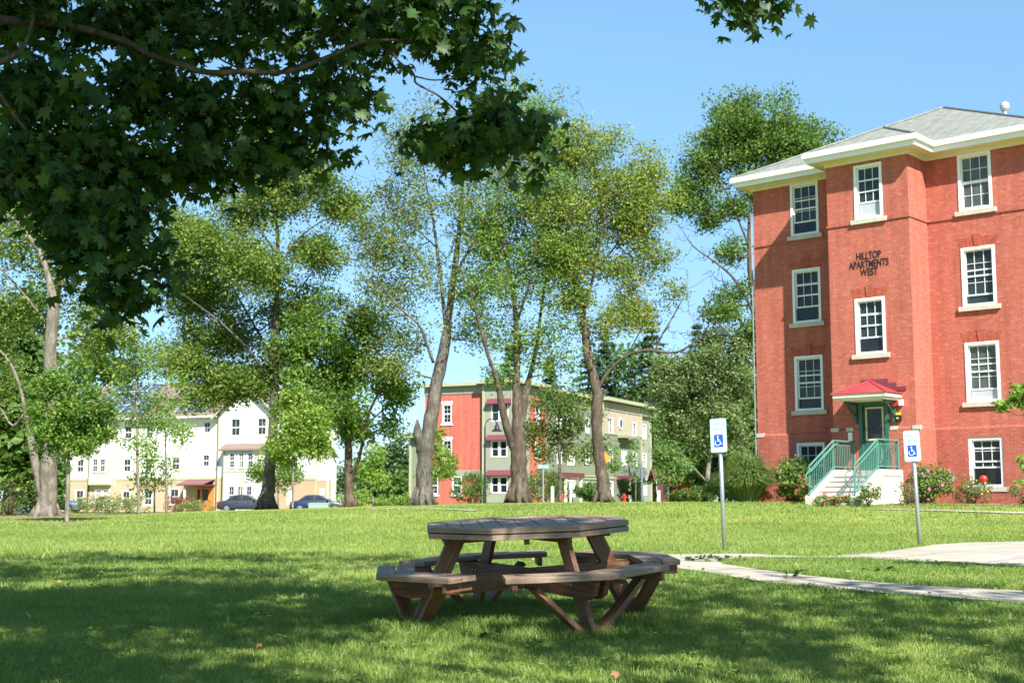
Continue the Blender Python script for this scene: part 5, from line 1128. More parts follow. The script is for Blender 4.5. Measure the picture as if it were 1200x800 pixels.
PINK = simple('pink_petal', (.55, .16, .38, 1), .6, .25, 5); REDF = simple('red_petal', (.72, .02, .02, 1), .55, .15, 5); YELF = simple('yellow_petal', (.7, .45, .06, 1), .6, .1, 5)
LB = LM('bush_leaf', (.06, .12, .025), (.10, .19, .035), (.17, .27, .05), (.24, .32, .08)); LB2 = LM('shrub_leaf', (.08, .13, .04), (.15, .21, .06), (.24, .27, .09))
B3 = lambda s, d: (lambda q: (q[0], q[1]))(BW(s, d))
shrub(B3(4.75, 1.3), .85, 1.6, 80, LB, 'leafy flowering bush left of the entrance stairs', 'hydrangea_bush', .13, 26, PINK, 71, nf=26, fs=.05)
shrub(B3(5.9, 1.7), .42, .55, 22, LB, 'low red geraniums between the tall grass and the stairs bush', 'geranium_plant', .08, 18, REDF, 72, nf=30, fs=.05)
shrub(B3(3.55, 2.6), .5, .85, 26, LB, 'red flowers massed against the left cheek of the stairs', 'geranium_plant', .08, 18, REDF, 73, nf=70, fs=.06)
shrub(B3(1.0, 5.6), .7, .34, 40, LB, 'red and coral flowers spilling at the foot of the right railing', 'geranium_plant', .08, 18, REDF, 74, nf=70, fs=.05, ry=.35)
shrub(B3(.05, 5.1), .45, .7, 26, LB2, 'small lime green bush in front of the concrete stair wall', 'lime_bush', .09, 22, None, 75)
shrub(B3(-.35, 3.1), .5, .8, 22, LB2, 'thin grey-green shrub against the concrete stair wall', 'sparse_shrub', .08, 8, None, 76)
shrub(B3(-.35, 1.3), .72, 1.3, 70, LB, 'round pink-flowering bush behind the right parking sign', 'rose_of_sharon_bush', .12, 26, PINK, 77, nf=80, fs=.055)
shrub(B3(-1.6, .75), .6, .75, 32, LB2, 'yellow-flowered shrub under the lowest window of the brick wing', 'coreopsis_shrub', .09, 20, YELF, 78, nf=26, fs=.045)
shrub(B3(-1.35, .7), .25, 1.05, 10, LB2, 'tall thin yellow-flowered stems beside the lowest brick wing window', 'coreopsis_shrub', .07, 14, YELF, 79, nf=16, fs=.045)
shrub(B3(-3.3, .8), .5, .7, 26, LB2, 'small lime shrub at the right edge below the brick wall', 'corner_shrub', .09, 20, YELF, 80, nf=14, fs=.045)
def at_px(px, py, d): p = P3(px, py, d); return (p[0], p[1])
shrub(at_px(551, 585, 100), 1.35, 2.4, 60, L_DRK, 'rounded dark evergreen bush against the coral brick wall', 'evergreen_bush', .2, 24, None, 81)
shrub(at_px(640, 585, 98), 1.6, 2.2, 60, L_DRK, 'dark bush behind the street name sign', 'evergreen_bush', .2, 24, None, 82)
shrub(at_px(688, 585, 95), 1.0, 1.4, 40, L_DRK, 'dark green bush left of the knobbly brown trunk', 'evergreen_bush', .2, 22, None, 83)
shrub(at_px(737, 585, 104), 1.1, 1.7, 40, L_DRK, 'dark bush under the awning at the far end of the green building', 'evergreen_bush', .2, 22, None, 84)
shrub(at_px(808, 584, 72), 1.3, .65, 50, L_DRK, 'low clipped hedge with red flowers left of the first parking sign', 'hedge_bush', .16, 24, REDF, 85, nf=30, fs=.06, ry=1)
shrub(at_px(834, 584, 74), 1.5, .8, 50, L_DRK, 'low clipped hedge beside the tall ornamental grass', 'hedge_bush', .16, 24, None, 86, ry=1)
shrub(at_px(856, 585, 66), 1.3, 1.4, 50, L_MID, 'green bush just left of the tall ornamental grass', 'leafy_bush', .16, 24, None, 87)
for i, (x, s_) in enumerate(((470, .9), (480, 1.1), (452, .8))): shrub(at_px(x, 586, 88), s_, .9, 22, L_BRT, ('yellow-green mound shrub left of the leaning grey trunk', 'larger yellow-green mound shrub touching the leaning grey trunk', 'leftmost yellow-green mound shrub by the red building')[i], 'mound_shrub', .16, 20, None, 88+i)
shrub(at_px(210, 597, 104), 1.2, 1.5, 30, LM('red_leaf', (.2, .05, .03), (.3, .09, .05)), 'reddish shrub beside the orange door of the white house', 'red_leaved_shrub', .16, 20, None, 92)
for i, (x, r_, h_) in enumerate(((95, 2.2, 1.2), (128, 2.4, 1.4), (150, 2.2, 1.3), (232, 1.6, 1.0), (415, 1.6, 1.6))): shrub(at_px(x, 598, 98), r_, h_, 34, LM('meadow_leaf', (.12, .17, .05), (.2, .25, .08), (.3, .32, .14)) if i < 4 else L_BRT, ('low meadow planting under the leftmost white house windows', 'low meadow planting under the bay windows of the white house', 'low meadow planting behind the slender young tree', 'low planting just left of the dark sedan', 'bright low bush right of the dark two-stemmed tree')[i], 'meadow_bush', .18, 18, None, 94+i)
shrub(at_px(10, 604, 52), 1.6, 1.3, 40, LB2, 'loose yellow-green bush at the left edge beside the bare ground', 'roadside_bush', .12, 22, YELF, 101, nf=10)
# ornamental grass
def ornamental():
    c = B3(6.2, 2.3); base = np.array([c[0], c[1], gz(*c)]); r = np.random.default_rng(5); n = 3800
    a = r.random(n)*6.28; b0 = r.random(n)**.5*.42; R_ = .12+1.12*r.random(n)**.9; H = (2.05-.62*R_**1.6)*(.72+.36*r.random(n)); w = .012+.008*r.random(n)
    P = []; 
    for t in (0, .35, .68, .88, 1.0):
        rad = b0+R_*t**1.35; z = H*(t*1.55-.62*t**2.2)*(1-.30*R_*t**3); P.append(np.stack([np.cos(a)*rad, np.sin(a)*rad, z], 1))
    e = np.stack([-np.sin(a), np.cos(a), np.zeros(n)], 1)*w[:, None]
    v = []; 
    for i, p in enumerate(P): k = (1, 1, .8, .5, .1)[i]; v += [p-e*k, p+e*k]
    v = np.stack(v, 1).reshape(-1, 3); f = []
    for i in range(4): o = 2*i; f += [(o, o+1, o+3), (o, o+3, o+2)]
    f = (np.arange(n)[:, None, None]*10+np.array(f)[None]).reshape(-1, 3)
    o = fastmesh('ornamental_grass', v, f, np.repeat(r.random(n), 10), LM('reed_leaf', (.10, .17, .05), (.17, .25, .08), (.27, .34, .12), transl=.35)); o.location = base
    tag(o, 'tall fountain-shaped ornamental grass at the left corner of the brick building', 'ornamental grass')
ornamental()
# ================================================================ overhanging maple (trunk outside the frame at left)
BM = bark_mat('maple_bark', (.045, .035, .028, 1), (.16, .13, .10, 1), 9.)
LIT_PATCHES = [(585, 737, 120, 10), (490, 712, 40, 8), (430, 765, 115, 22), (640, 790, 110, 16), (60, 692, 70, 9), (250, 671, 120, 5), (400, 680, 50, 6), (1110, 772, 110, 22), (1190, 735, 60, 12), (960, 730, 70, 6), (640, 660, 150, 10)]  # lawn patches kept sunlit by leaving out crown clusters above them
def near_tree(name, label, trunk, vis_limbs, vis_blobs, crown, seed, ncl, per, tmat, group=None, extra=()):
    t = Tree(seed); base = np.array([trunk[0], trunk[1], gz(*trunk[:2])]); R0_ = trunk[2]; H = trunk[3]; r = t.r
    top = base+[.2, .3, H]
    t.limb([base-[0, 0, .2], base+[0, .05, H*.35], base+[.15, .1, H*.7], top], [R0_*1.25, R0_*.9, R0_*.6, R0_*.2], 5, 14); flare(base, R0_, t)
    cc, cr = np.array(crown[:3]), np.array(crown[3:6])
    for k in range(9):      # main limbs into the crown
        a = k*2.4+r.random()*.5; e = cc+cr*[math.cos(a)*.75, math.sin(a)*.75, -.2+.8*r.random()]; z0 = base+[0, 0, H*(.35+.05*k)]
        t.limb([z0, z0+(e-z0)*.4+[0, 0, .6], e], [R0_*.42, R0_*.25, R0_*.08], 5)
    vis = []
    for pts in vis_limbs: 
        P = [base+[0, 0, H*pts[0]]] if isinstance(pts[0], float) else []
        R = [R0_*.3] if P else []
        for q in (pts[1:] if P else pts): P.append(P3(q[0], q[1], q[3])); R.append(q[2]/2/F*q[3])
        t.limb(P, R, 5, 7)
    def inframe(c, mgn=40):
        px, py, f = project(c); return (f > .5) & (px > -mgn) & (px < 1200+mgn) & (py > -mgn) & (py < 800+mgn)
    # the limbs reached by the visible clusters
    visc = []
    for b in vis_blobs: visc += t.blob(b[0], b[1], b[2], b[3], b[4], b[5], depth=b[6] if len(b) > 6 else None, shell=.5)
    q = r.normal(size=(ncl*6, 3)); q /= np.linalg.norm(q, axis=1, keepdims=True); q *= (r.random(len(q))**.4)[:, None]; C_ = cc+q*cr; C_ = C_[~inframe(C_, 70)]; C_ = C_[C_[:, 2] > EZ+1.2]
    C_ = C_[:ncl]
    def shades(c):   # crown gaps shaped for light: drops clusters shading chosen sunlit lawn patches
        t_ = (c[:, 2]-(EZ-.93))/.6858; gx_ = c[:, 0]-.2547*t_; gy_ = c[:, 1]+.6819*t_
        px, py, f = project(np.stack([gx_, gy_, np.full(len(c), EZ-.93)], 1)); bad = (f > 1) & (py < 645) & (gy_ > 9)
        bad |= (f > 1) & (px > 800) & (py < 688) & ~((px > 835) & (px < 1010) & (py > 662))
        for x, y, a, b in LIT_PATCHES: bad |= ((px-x)/a)**2+((py-y)/b)**2 < 1
        return ~bad
    if extra:
        for ex in extra:
            q = r.normal(size=(ex[6], 3)); q /= np.linalg.norm(q, axis=1, keepdims=True); q *= (r.random(len(q))**.4)[:, None]; c2 = np.array(ex[:3])+q*np.array(ex[3:6]); c2 = c2[~inframe(c2, 70)]; C_ = np.vstack([C_, c2])
    C_ = C_[shades(C_)]
    # hidden part of the crown first (coarser twigs), then the hanging visible sprays
    t.grow(list(C_), rb=.05, hubs=7, tip=.006); nh = len(t.cl)
    t.grow(visc, rb=.016, hubs=5, tip=.003, wander=.16)
    for i in range(len(t.m.v)-1): pass
    cl = np.array(t.cl); o = root(name, label, 'tree', tuple(base), 0, group)
    t.m.v = [tuple(np.array(p)-base) for p in t.m.v]; t.m.build('trunk', BM, o, smooth=True, fix=False)
    def mk(C2, per, spread, smin, smax):
        n = len(C2)*per; c = np.repeat(C2, per, 0)+r.normal(size=(n, 3))*spread*[1, 1, .75]
        return c, smin+(smax-smin)*r.random(n)
    c1, s1 = mk(cl[:nh], per, .27, .13, .2); keep = ~inframe(c1, 12); c1, s1 = c1[keep], s1[keep]
    c2, s2 = mk(cl[nh:], 19, .11, .045, .13) if nh < len(cl) else (np.zeros((0, 3)), np.zeros(0))
    c = np.vstack([c1, c2]); s_ = np.r_[s1, s2]; n = len(c)
    N = r.normal(size=(n, 3))*[.7, .8, .5]+[.1, -.25, .7]; tip = r.normal(size=(n, 3))*.7+[0, 0, -.9]
    v, f, tt = leafset(c, s_, N, tip, r.random(n)**1.2, curl=.20)
    fastmesh('crown', v-base, f, tt, tmat, o); return o
dd = 8.6
near_tree('maple_tree', 'large shading maple whose leafy boughs hang across the top left of the view', (-6.2, 3.2, .38, 11.5),
 [[.22, (-160, 20, 16, 6.5), (24, 25, 11, 8.2), (88, 32, 9, 8.5), (148, 49, 8, 8.4), (175, 64, 7.5, 8.3), (219, 78, 7.5, 8.2), (243, 85, 7, 8.2), (287, 84, 6.5, 8.2), (324, 85, 6, 8.2), (348, 81, 5.5, 8.2), (398, 61, 5, 8.3), (427, 49, 4.5, 8.4), (471, 47, 3, 8.5)],
  [(427, 49, 3.2, 8.6), (455, 58, 3, 8.55), (468, 73, 3, 8.5), (485, 88, 3, 8.5), (488, 98, 2.6, 8.5), (512, 111, 2.4, 8.5), (529, 125, 2.2, 8.5), (552, 145, 1.6, 8.5), (580, 152, 1.2, 8.5)], [(488, 90, 2.2, 8.5), (510, 94, 2, 8.4), (545, 90, 1.2, 8.4)],
  [(348, 81, 2.5, 8.6), (380, 40, 2.2, 8.7), (430, 10, 2, 8.8), (470, -10, 1.6, 8.8)], [(382, 66, 2, 8.6), (388, 110, 1.6, 8.5), (384, 150, 1.2, 8.5)],
  [.25, (-150, 110, 12, 6.5), (-20, 78, 8, 7.6), (24, 59, 6, 7.8), (40, 20, 4, 7.9)], [(-20, 78, 6, 7.6), (20, 140, 4.5, 7.8), (62, 182, 4, 8), (100, 190, 2.5, 8)],
  [(287, 84, 3, 8.7), (300, 105, 2.5, 8.6), (322, 118, 2, 8.6), (340, 140, 1.4, 8.5)], [.22, (-140, 180, 9, 6.6), (-30, 200, 6, 7.6), (40, 232, 4, 7.8), (95, 285, 2.5, 7.9), (140, 330, 1.5, 7.9)], [(-30, 200, 5, 7.6), (50, 205, 3, 7.9), (130, 235, 2, 8), (190, 250, 1.4, 8)],
  [(148, 49, 4, 8.6), (170, 110, 3, 8.5), (200, 150, 2.2, 8.4), (240, 190, 1.5, 8.4)]],
 [(40, 20, 75, 40, 8.5, 34, .5), (140, 12, 80, 34, 8.9, 24, .5), (240, 12, 75, 30, 9.1, 22, .5), (190, 60, 50, 16, 9.0, 8, .4), (270, 62, 60, 16, 8.9, 9, .4), (345, 50, 30, 16, 8.9, 5, .3), (325, 2, 50, 22, 9.1, 12, .4), (45, 105, 70, 50, 8.2, 34, .5), (140, 100, 70, 38, 8.6, 26, .4), (245, 128, 75, 40, 8.7, 30, .4), (325, 125, 45, 40, 8.6, 16, .4),
  (30, 190, 65, 45, 8.0, 30, .4), (125, 180, 70, 40, 8.3, 26, .4), (225, 190, 60, 30, 8.4, 18, .4), (295, 188, 42, 22, 8.5, 9, .3), (75, 235, 45, 28, 7.9, 14, .4), (105, 275, 45, 34, 8.0, 16, .4), (150, 250, 46, 30, 8.2, 10, .4), (130, 325, 36, 22, 7.9, 8, .3), (175, 310, 24, 16, 8.0, 4, .25), (20, 215, 45, 22, 7.9, 8, .3), (150, 350, 18, 10, 7.9, 3, .2), (340, 165, 26, 20, 8.5, 5, .3),
  (370, 25, 26, 22, 8.9, 6, .3), (425, 12, 36, 20, 8.8, 11, .3), (485, 12, 50, 26, 8.7, 18, .35), (545, 18, 28, 24, 8.6, 9, .3), (440, 52, 30, 20, 8.7, 8, .3), (520, 48, 40, 22, 8.6, 11, .3), (575, 70, 16, 20, 8.5, 4, .25), (415, 85, 18, 16, 8.6, 3, .25), (388, 110, 14, 28, 8.6, 5, .2), (380, 165, 12, 30, 8.5, 5, .2), (372, 196, 8, 8, 8.5, 1, .1), (430, 122, 14, 10, 8.5, 2, .15),
  (512, 160, 30, 22, 8.5, 8, .3), (560, 155, 40, 26, 8.55, 11, .3), (605, 160, 30, 26, 8.5, 9, .3), (548, 188, 22, 12, 8.5, 3, .2), (592, 122, 22, 10, 8.5, 3, .2), (628, 182, 10, 14, 8.45, 2, .15)],
 (-3.9, 3.0, EZ+8.2, 7.2, 7.4, 4.6), 3, 380, 27, MAPLE, None, extra=[(-1.4, 8.8, EZ+8.2, 4.2, 3.4, 1.8, 100), (-1.5, 4.4, EZ+6.6, 2.1, 2.1, 1.3, 75), (-2.8, 5.5, EZ+6.2, 2.4, 2.0, 1.2, 50), (.6, -.6, EZ+8.4, 2.6, 2.2, 1.5, 70), (-.4, -1.7, EZ+8.0, 2.0, 1.6, 1.2, 50), (3.2, 1.4, EZ+8.0, 1.8, 1.8, 1.2, 26)])  # extra: unseen leaf clumps added to shade the hanging leaves, table and lawn
near_tree('shade_maple_tree', 'maple whose lowest leafy twigs dip into the top edge of the sky', (8.2, -3.0, .34, 11.0),
 [[.35, (1150, -420, 9, 4.5), (960, -120, 6, 7.6), (905, -40, 3.5, 8.2), (880, 2, 2, 8.3), (868, 20, 1.2, 8.3)], [(905, -40, 2.2, 8.2), (850, -8, 1.5, 8.2), (838, 4, 1, 8.2)], [(905, -40, 2.2, 8.2), (925, -10, 1.5, 8.2)]],
 [(872, 4, 22, 6, 8.3, 3, .2), (848, -4, 12, 4, 8.3, 2, .15), (912, -6, 18, 5, 8.3, 2, .2), (880, -40, 60, 16, 8.3, 12, .3)],
 (6.2, .3, EZ+8.2, 6.0, 4.8, 3.6), 4, 270, 26, MAPLE, None)
# maple at the right edge
t_ = small('edge_maple_tree', 'small maple at the right edge whose leaf tips cross the brick wing windows', 1262, 672, 15.6, [(1262, 690, 11), (1258, 590, 7), (1256, 530, 6), (1258, 460, 4), (1262, 400, 2)],
 [(1218, 468, 16, 8, 8), (1192, 467, 14, 6, 8), (1182, 478, 10, 5, 3), (1202, 486, 7, 4, 3), (1204, 500, 5, 3, 1), (1205, 545, 8, 4, 3), (1200, 565, 4, 3, 1), (1255, 470, 34, 60, 40), (1275, 520, 40, 50, 30)], L_BRT, BK, 62, per=16, size=.085, spread=.065, rb=.009, group=None)
# sprigs on the path
sprig(830, 659, 60, .22, 'longer leafy green sprig lying across the sidewalk near the table'); sprig(1040, 672, 14, .12, 'leafy green sprig on the grass strip right of centre')
sprig(926, 677, 10, .07, 'small dark leaf cluster on the sidewalk'); sprig(568, 752, 6, .05, 'pale upturned green leaves in the grass in front of the table')
# ================================================================ street furniture
def simple_thing(name, label, cat, px, py, d, group=None, rz=0.):
    p = P3(px, py, d); return root(name, label, cat, (p[0], p[1], gz(p[0], p[1])), rz, group)
r_ = simple_thing('street_lamp', 'black street lamp with a hooked arm in front of the sage green corner', 'street lamp', 568, 588, 92)
m = MB(); H = 5.9; m.tube([(0, 0, -.2), (0, 0, .9)], [.14, .1], 10); m.tube([(0, 0, .9), (0, 0, H-.6)], [.07, .055], 8); m.build('post', M['black'], r_)
m = MB(); m.tube([(.45-.45*math.cos(a), 0, H-.6+.55*math.sin(a)) for a in np.linspace(0, 2.6, 10)], .035, 6); m.build('arm', M['black'], r_)
m = MB(); m.lathe([(.05, .3), (.09, .1), (.14, .05), (.2, -.2), (.38, -.32), (.38, -.36), (.02, -.34)], (.84, 0, H-.55), 12); m.build('lamp_shade', M['black'], r_)
r_ = simple_thing('street_name_sign', 'small teal street name sign on a grey post beside the reddish-green young tree', 'street sign', 636.5, 589, 68)
m = MB(); m.tube([(0, 0, -.2), (0, 0, 1.9)], .045, 8); m.build('post', M['galv'], r_)
m = MB(); m.box(-.27, .29, -.015, .015, 1.7, 1.9); pl_ = m.build('sign_blade', M['signgreen'], r_)
m = MB()
for x, w in ((-.22, .07), (-.12, .05), (-.05, .06), (.04, .05), (.14, .09)): m.box(x, x+w, -.019, -.0155, 1.76, 1.84)
m.build('lettering', M['signwhite'], pl_)
r_ = simple_thing('warning_sign', 'orange diamond warning sign half hidden by the knobbly brown trunk', 'road sign', 707.5, 587, 66)
m = MB(); m.tube([(0, 0, -.2), (0, 0, 2.5)], .04, 8); m.build('post', M['galv'], r_)
m = MB(); m.prism([(0, 1.75), (.36, 2.15), (0, 2.55), (-.36, 2.15)], lambda a, b, d: (a, d, b), -.05, -.04); m.build('sign_plate', simple('orange_sign', (.85, .25, .02, 1), .5, .03, 2), r_)
r_ = simple_thing('diamond_sign', 'grey back of a diamond road sign on a thin post before the green building', 'road sign', 752.5, 587, 66)
m = MB(); m.tube([(0, 0, -.2), (0, 0, 1.95)], .035, 8); m.build('post', M['galv'], r_)
m = MB(); m.prism([(0, 1.05), (.30, 1.40), (0, 1.75), (-.30, 1.40)], lambda a, b, d: (a, d, b), .04, .05); m.build('sign_plate', simple('sign_back', (.12, .15, .17, 1), .5, .05, 2, metal=.3), r_)
def hydrant(px, label, d=84):
    r_ = simple_thing('fire_hydrant', label, 'fire hydrant', px, 588, d, 'red fire hydrants beyond the lawn'); r_.scale = (.8, .8, .72)
    m = MB(); m.lathe([(.17, -.05), (.17, .05), (.12, .07), (.12, .5), (.15, .52), (.15, .56), (.12, .6), (.07, .68), (.03, .7), (.03, .76), (.001, .77)], (0, 0, 0), 12); m.build('body', M['plastic_red'], r_)
    m = MB(); m.tube([(-.22, 0, .42), (.22, 0, .42)], .065, 8); m.tube([(0, -.24, .40), (0, 0, .40)], .08, 8); m.build('outlet', M['plastic_red'], r_)
hydrant(659, 'red fire hydrant beside the base of the reddish-green young tree'); hydrant(731.5, 'red fire hydrant right of the knobbly brown trunk')
r_ = simple_thing('bollard', 'short pale yellow post right of the first red hydrant', 'bollard', 668.5, 588, 100); m = MB(); m.lathe([(.09, -.1), (.09, .85), (.06, .93), (.001, .95)], (0, 0, 0), 10); m.build('post', M['cream'], r_); m = MB(); m.lathe([(.094, .6), (.094, .7)], (0, 0, 0), 10); m.build('band', M['signwhite'], r_)
r_ = simple_thing('wooden_post', 'pale square wooden post left of the first red hydrant', 'post', 647.5, 588, 80); m = MB(); m.box(-.09, .09, -.09, .09, -.1, .9); m.add([(-.09, -.09, .9), (.09, -.09, .9), (.09, .09, .9), (-.09, .09, .9), (0, 0, .97)], [(0, 1, 4), (1, 2, 4), (2, 3, 4), (3, 0, 4)]); m.build('post', M['cream'], r_)
r_ = simple_thing('short_wooden_post', 'short weathered wooden post at the far right end of the green building', 'post', 772, 587, 80); m = MB(); m.box(-.08, .08, -.08, .08, -.1, .62); m.box(-.1, .1, -.1, .1, .62, .67); m.build('post', M['cream'], r_)
r_ = simple_thing('utility_box', 'pale green utility cabinet with an orange sticker beside the dark blue car', 'utility cabinet', 374, 595, 88)
UG = simple('utility_green', (.22, .36, .30, 1), .5, .05, 2); m = MB(); m.box(-.66, .66, -.4, .4, -.3, .62); m.build('body', UG, r_, bevel=.03)
m = MB(); m.prism([(-.7, .62), (.7, .62), (.62, .72), (-.62, .72)], lambda a, b, d: (a, d, b), -.42, .42); m.build('lid', UG, r_); m = MB(); m.box(-.06, .1, -.405, -.4, .25, .37); m.build('sticker', M['orange'], r_)
# ---------------- cars
TYRE = simple('tyre_rubber', (.012, .012, .012, 1), .8, .1, 4); RIM = simple('wheel_rim', (.45, .46, .48, 1), .3, .05, 4, metal=.8); CG = glass_mat('car_glass', (.03, .035, .04, 1), .04)
LAMP = simple('tail_lamp', (.5, .02, .02, 1), .2, .03, 4); HEADL = simple('head_lamp', (.7, .72, .75, 1), .1, .03, 4)
def carpaint(name, c):
    m, nt, b = newmat(name); b.inputs['Base Color'].default_value = c; b.inputs['Metallic'].default_value = .0; b.inputs['Roughness'].default_value = .35; b.inputs['Coat Weight'].default_value = .3; return m
def car(name, label, px, py, d, rz, paint, suv=False):
    p = P3(px, py, d); r_ = root(name, label, 'car', (p[0], p[1], gz(p[0], p[1])+.05), rz, 'cars parked in front of the white house')
    L = 2.32; W = .89
    st_ = [(-L, .30, .62, .62), (-L+.08, .26, .86, .72), (-1.75, .22, .95, .82), (-1.2, .22, .97, .88), (-.2, .22, .96, .89), (.9, .22, .95, .89), (1.15, .22, .93, .88), (1.7, .22, .84, .84), (L-.12, .25, .70, .74), (L, .32, .58, .62)]
    if suv: st_ = [(a, b, c*1.12, w) for a, b, c, w in st_]
    m = MB(); n = 10; V = []
    for x, zb_, zt, w in st_:
        V += [(x, -w*.93, zb_), (x, -w, zb_+.18), (x, -w*1.0, (zb_+zt)/2+.05), (x, -w*.95, zt-.05), (x, -w*.82, zt), (x, w*.82, zt), (x, w*.95, zt-.05), (x, w, (zb_+zt)/2+.05), (x, w, zb_+.18), (x, w*.93, zb_)]
    Fc = [(i*n+k, i*n+(k+1) % n, (i+1)*n+(k+1) % n, (i+1)*n+k) for i in range(len(st_)-1) for k in range(n)]+[list(range(n)), [(len(st_)-1)*n+k for k in range(n)]]
    m.add(V, Fc)
    rz0 = 1.72 if suv else 1.44; bt = 1.04 if suv else .93
    prof = [(-1.95 if suv else -1.62, bt), (-1.85 if suv else -.95, rz0-.04), (-.3, rz0), (.25, rz0-.03), (1.12, bt)]
    def gh(prof, w0, w1, mm, mat=None):
        nn = len(prof); zlo = prof[0][1]; zhi = max(q[1] for q in prof)
        wv = lambda z: w0+(w1-w0)*(z-zlo)/(zhi-zlo)
        mm.add([(x, -wv(z), z) for x, z in prof]+[(x, wv(z), z) for x, z in prof], [list(range(nn)), list(range(nn, 2*nn))[::-1]]+[(i, i+1, nn+i+1, nn+i) for i in range(nn-1)])
    gh(prof, W*.90, W*.72, m); b = m.build('body', paint, r_, bevel=.03, smooth=True)
    m = MB(); sg = [(prof[0][0]+.28, bt+.03), (prof[1][0]+.14, rz0-.12), (-.3, rz0-.07), (.2, rz0-.1), (.88, bt+.03)]
    for s in (-1, 1):
        wv = lambda z: W*.90+(W*.72-W*.90)*(z-bt)/(rz0-bt)+.006
        for a, c in ((0, 2), (2, 4)):
            q = sg[a:c+1]+([(sg[2][0]+.04, bt+.03)] if a == 0 else [(sg[2][0]+.1, bt+.03)])
            if a == 2: q = [(sg[2][0]+.1, rz0-.07)]+sg[3:]+[(sg[2][0]+.1, bt+.03)]
            m.add([(x, s*wv(z), z) for x, z in q], [list(range(len(q)))])
    for i, j, o in ((3, 4, .01), (1, 0, .01)):
        (x0, z0), (x1, z1) = prof[i], prof[j]; ax, az = (x0+(x1-x0)*.1, z0+(z1-z0)*.1); bx_, bz_ = (x0+(x1-x0)*.9, z0+(z1-z0)*.9); sx = .012 if j == 4 else -.012
        m.add([(ax+sx, -W*.66, az+.012), (ax+sx, W*.66, az+.012), (bx_+sx, W*.78, bz_+.012), (bx_+sx, -W*.78, bz_+.012)], [(0, 1, 2, 3)])
    m.build('window', CG, r_, fix=False)
    for x in (-1.42, 1.45):
        for s in (-1, 1):
            m = MB(); m.tube([(x, s*(W-.17), .32), (x, s*(W+.015), .32)], .325, 20); w = m.build('wheel', TYRE, r_)
            m = MB(); m.tube([(x, s*(W+.0), .32), (x, s*(W+.03), .32)], .21, 14); m.build('rim', RIM, w)
    for s in (-1, 1):
        m = MB(); m.box(-L-.01, -L+.1, s*.5-.16, s*.5+.2*s if s > 0 else s*.5+.16, .66, .82); m.box(-L+.02, -L+.2, s*.66, s*.80, .66, .83); m.build('tail_light', LAMP, r_)
        m = MB(); m.box(L-.12, L+.005, s*.42, s*.70, .52, .66); m.build('head_light', HEADL, r_)
    m = MB(); m.box(-.72, -.56, -W-.015, -W+.02, .78, .81); m.box(.3, .46, -W-.015, -W+.02, .78, .81); m.box(.78, .92, -W-.14, -W+.05, .92, 1.04); m.build('door_handle', M['black'], r_)
car('parked_sedan', 'dark slate sedan parked beside the orange door, passing behind the oak trunk', 288.5, 600, 110, -.02, carpaint('slate_paint', (.03, .036, .05, 1)))
car('parked_suv', 'maroon car parked behind the dark slate sedan', 303, 599, 117, .0, carpaint('maroon_paint', (.24, .02, .04, 1)), True)
car('parked_sedan', 'dark blue car between the oak and the dark two-stemmed tree, behind the green cabinet', 373, 599, 111, .03, carpaint('navy_paint', (.012, .022, .07, 1)))
car('parked_sedan', 'bright blue car at far left, mostly hidden behind the young tree trunk', 62, 602, 100, -.02, carpaint('sky_blue_paint', (.06, .16, .28, 1)))
# ---------------- red barn
p = P3(797, 580, 128); r_ = root('red_barn', 'dark red barn with a bright red door seen under the leaning broad tree', 'barn', (p[0], p[1], gz(p[0], p[1])), 0)
BRD = siding_mat('barn_boards', (.10, .02, .018, 1), .25, True)
m = MB(); wall(m, FT, -2.2, 2.6, -1, 2.2, [(.0, 2.0, -1, 1.9)]); wall(m, lambda a, b, d: (2.6-d, a, b), 0, 6, -1, 2.2); m.add([(2.6, 0, 2.2), (2.6, 6, 2.2), (2.6, 3, 3.1)], [(0, 1, 2)]); m.build('wall', BRD, r_, fix=False)
m = MB(); rooff(m, [(-2.5, -.4, 2.1), (2.9, -.4, 2.1), (2.9, 3, 3.2), (-2.5, 3, 3.2)], [(0, 1, 2, 3)]); rooff(m, [(2.9, 6.4, 2.1), (-2.5, 6.4, 2.1), (-2.5, 3, 3.2), (2.9, 3, 3.2)], [(0, 1, 2, 3)]); m.build('roof', M['darkred'], r_, fix=False)
m = MB(); m.box(-.05, 2.05, -.06, -.01, -1, 1.95); m.build('door', simple('barn_door_red', (.62, .03, .03, 1), .5, .05, 2), r_); m = MB(); m.box(-1.6, -.8, -.05, -.01, .4, 1.6); m.build('window', M['glass'], r_)
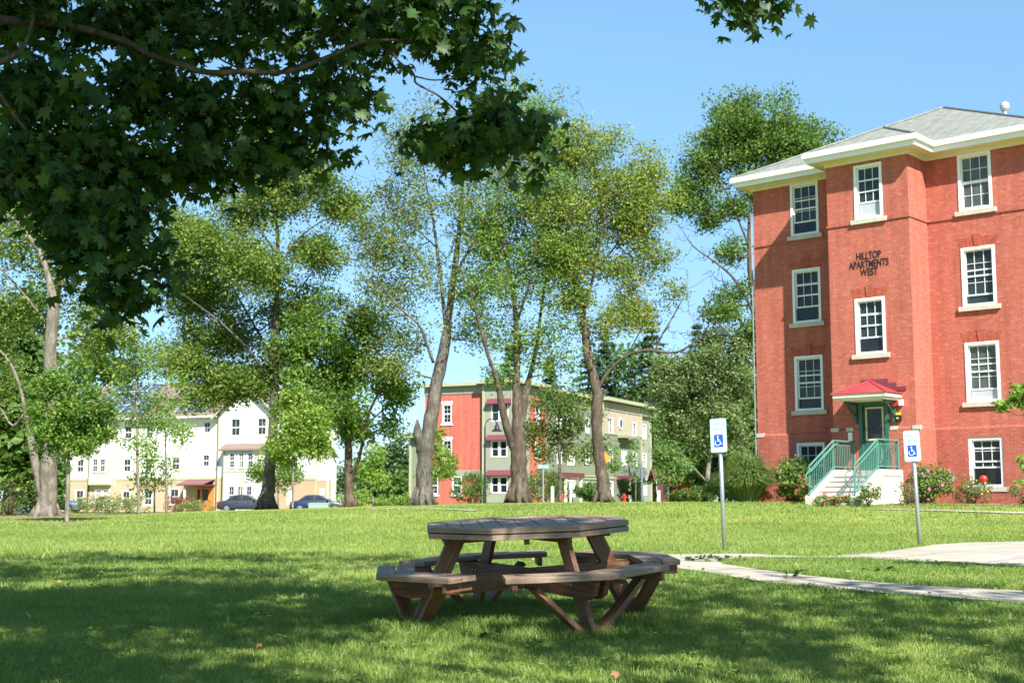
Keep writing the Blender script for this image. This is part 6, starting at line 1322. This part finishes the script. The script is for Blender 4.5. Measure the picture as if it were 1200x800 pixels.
# ================================================================ camera, light, sky
cam = bpy.data.cameras.new('camera'); co_ = bpy.data.objects.new('camera', cam); COL.objects.link(co_)
co_.location = (0, 0, EZ); co_.rotation_euler = (math.pi/2+PITCH, 0, 0); cam.sensor_width = 36; cam.lens = 36*F/1200; cam.clip_end = 6000; cam.dof.use_dof = True; cam.dof.focus_distance = 10.3; cam.dof.aperture_fstop = 7.0; S.camera = co_
sx, sy = .350, -.937; el = math.radians(43.3)
sun = bpy.data.lights.new('sun', 'SUN'); so = bpy.data.objects.new('sun', sun); COL.objects.link(so); sun.energy = 5.0; sun.angle = math.radians(.53); sun.color = (1, .955, .88)
dvec = Vector((sx*math.cos(el), sy*math.cos(el), math.sin(el))); so.rotation_euler = dvec.to_track_quat('Z', 'Y').to_euler(); so.location = (10, -20, 30)
w = bpy.data.worlds.new('World'); S.world = w; w.use_nodes = True; nt = w.node_tree; bg = nt.nodes['Background']
sky = nt.nodes.new('ShaderNodeTexSky'); sky.sky_type = 'NISHITA'; sky.sun_disc = False; sky.sun_elevation = el; sky.sun_rotation = math.atan2(sx, sy); sky.air_density = 1.0; sky.dust_density = .3; sky.ozone_density = .9; sky.altitude = 100
tc = nt.nodes.new('ShaderNodeTexCoord'); sp = nt.nodes.new('ShaderNodeSeparateXYZ'); nt.links.new(tc.outputs['Generated'], sp.inputs[0])
nt.links.new(mixc(nt, 1., sky.outputs[0], ramp(nt, sp.outputs[2], [(0, (.44, .57, .76)), (.11, (.50, .64, .84)), (.35, (.78, .985, 1.0)), (1, (.78, .985, 1.0))]), 'MULTIPLY'), bg.inputs[0]); bg.inputs[1].default_value = .095
S.view_settings.view_transform = 'Standard'; S.view_settings.look = 'None'; S.view_settings.exposure = 1.25; S.view_settings.gamma = 1
S.view_settings.use_curve_mapping = False
c = S.cycles; c.max_bounces = 6; c.diffuse_bounces = 3; c.glossy_bounces = 2; c.transmission_bounces = 4; c.transparent_max_bounces = 4; c.caustics_reflective = False; c.caustics_refractive = False
for o in list(S.objects):
    if 'zb' in o: del o['zb']
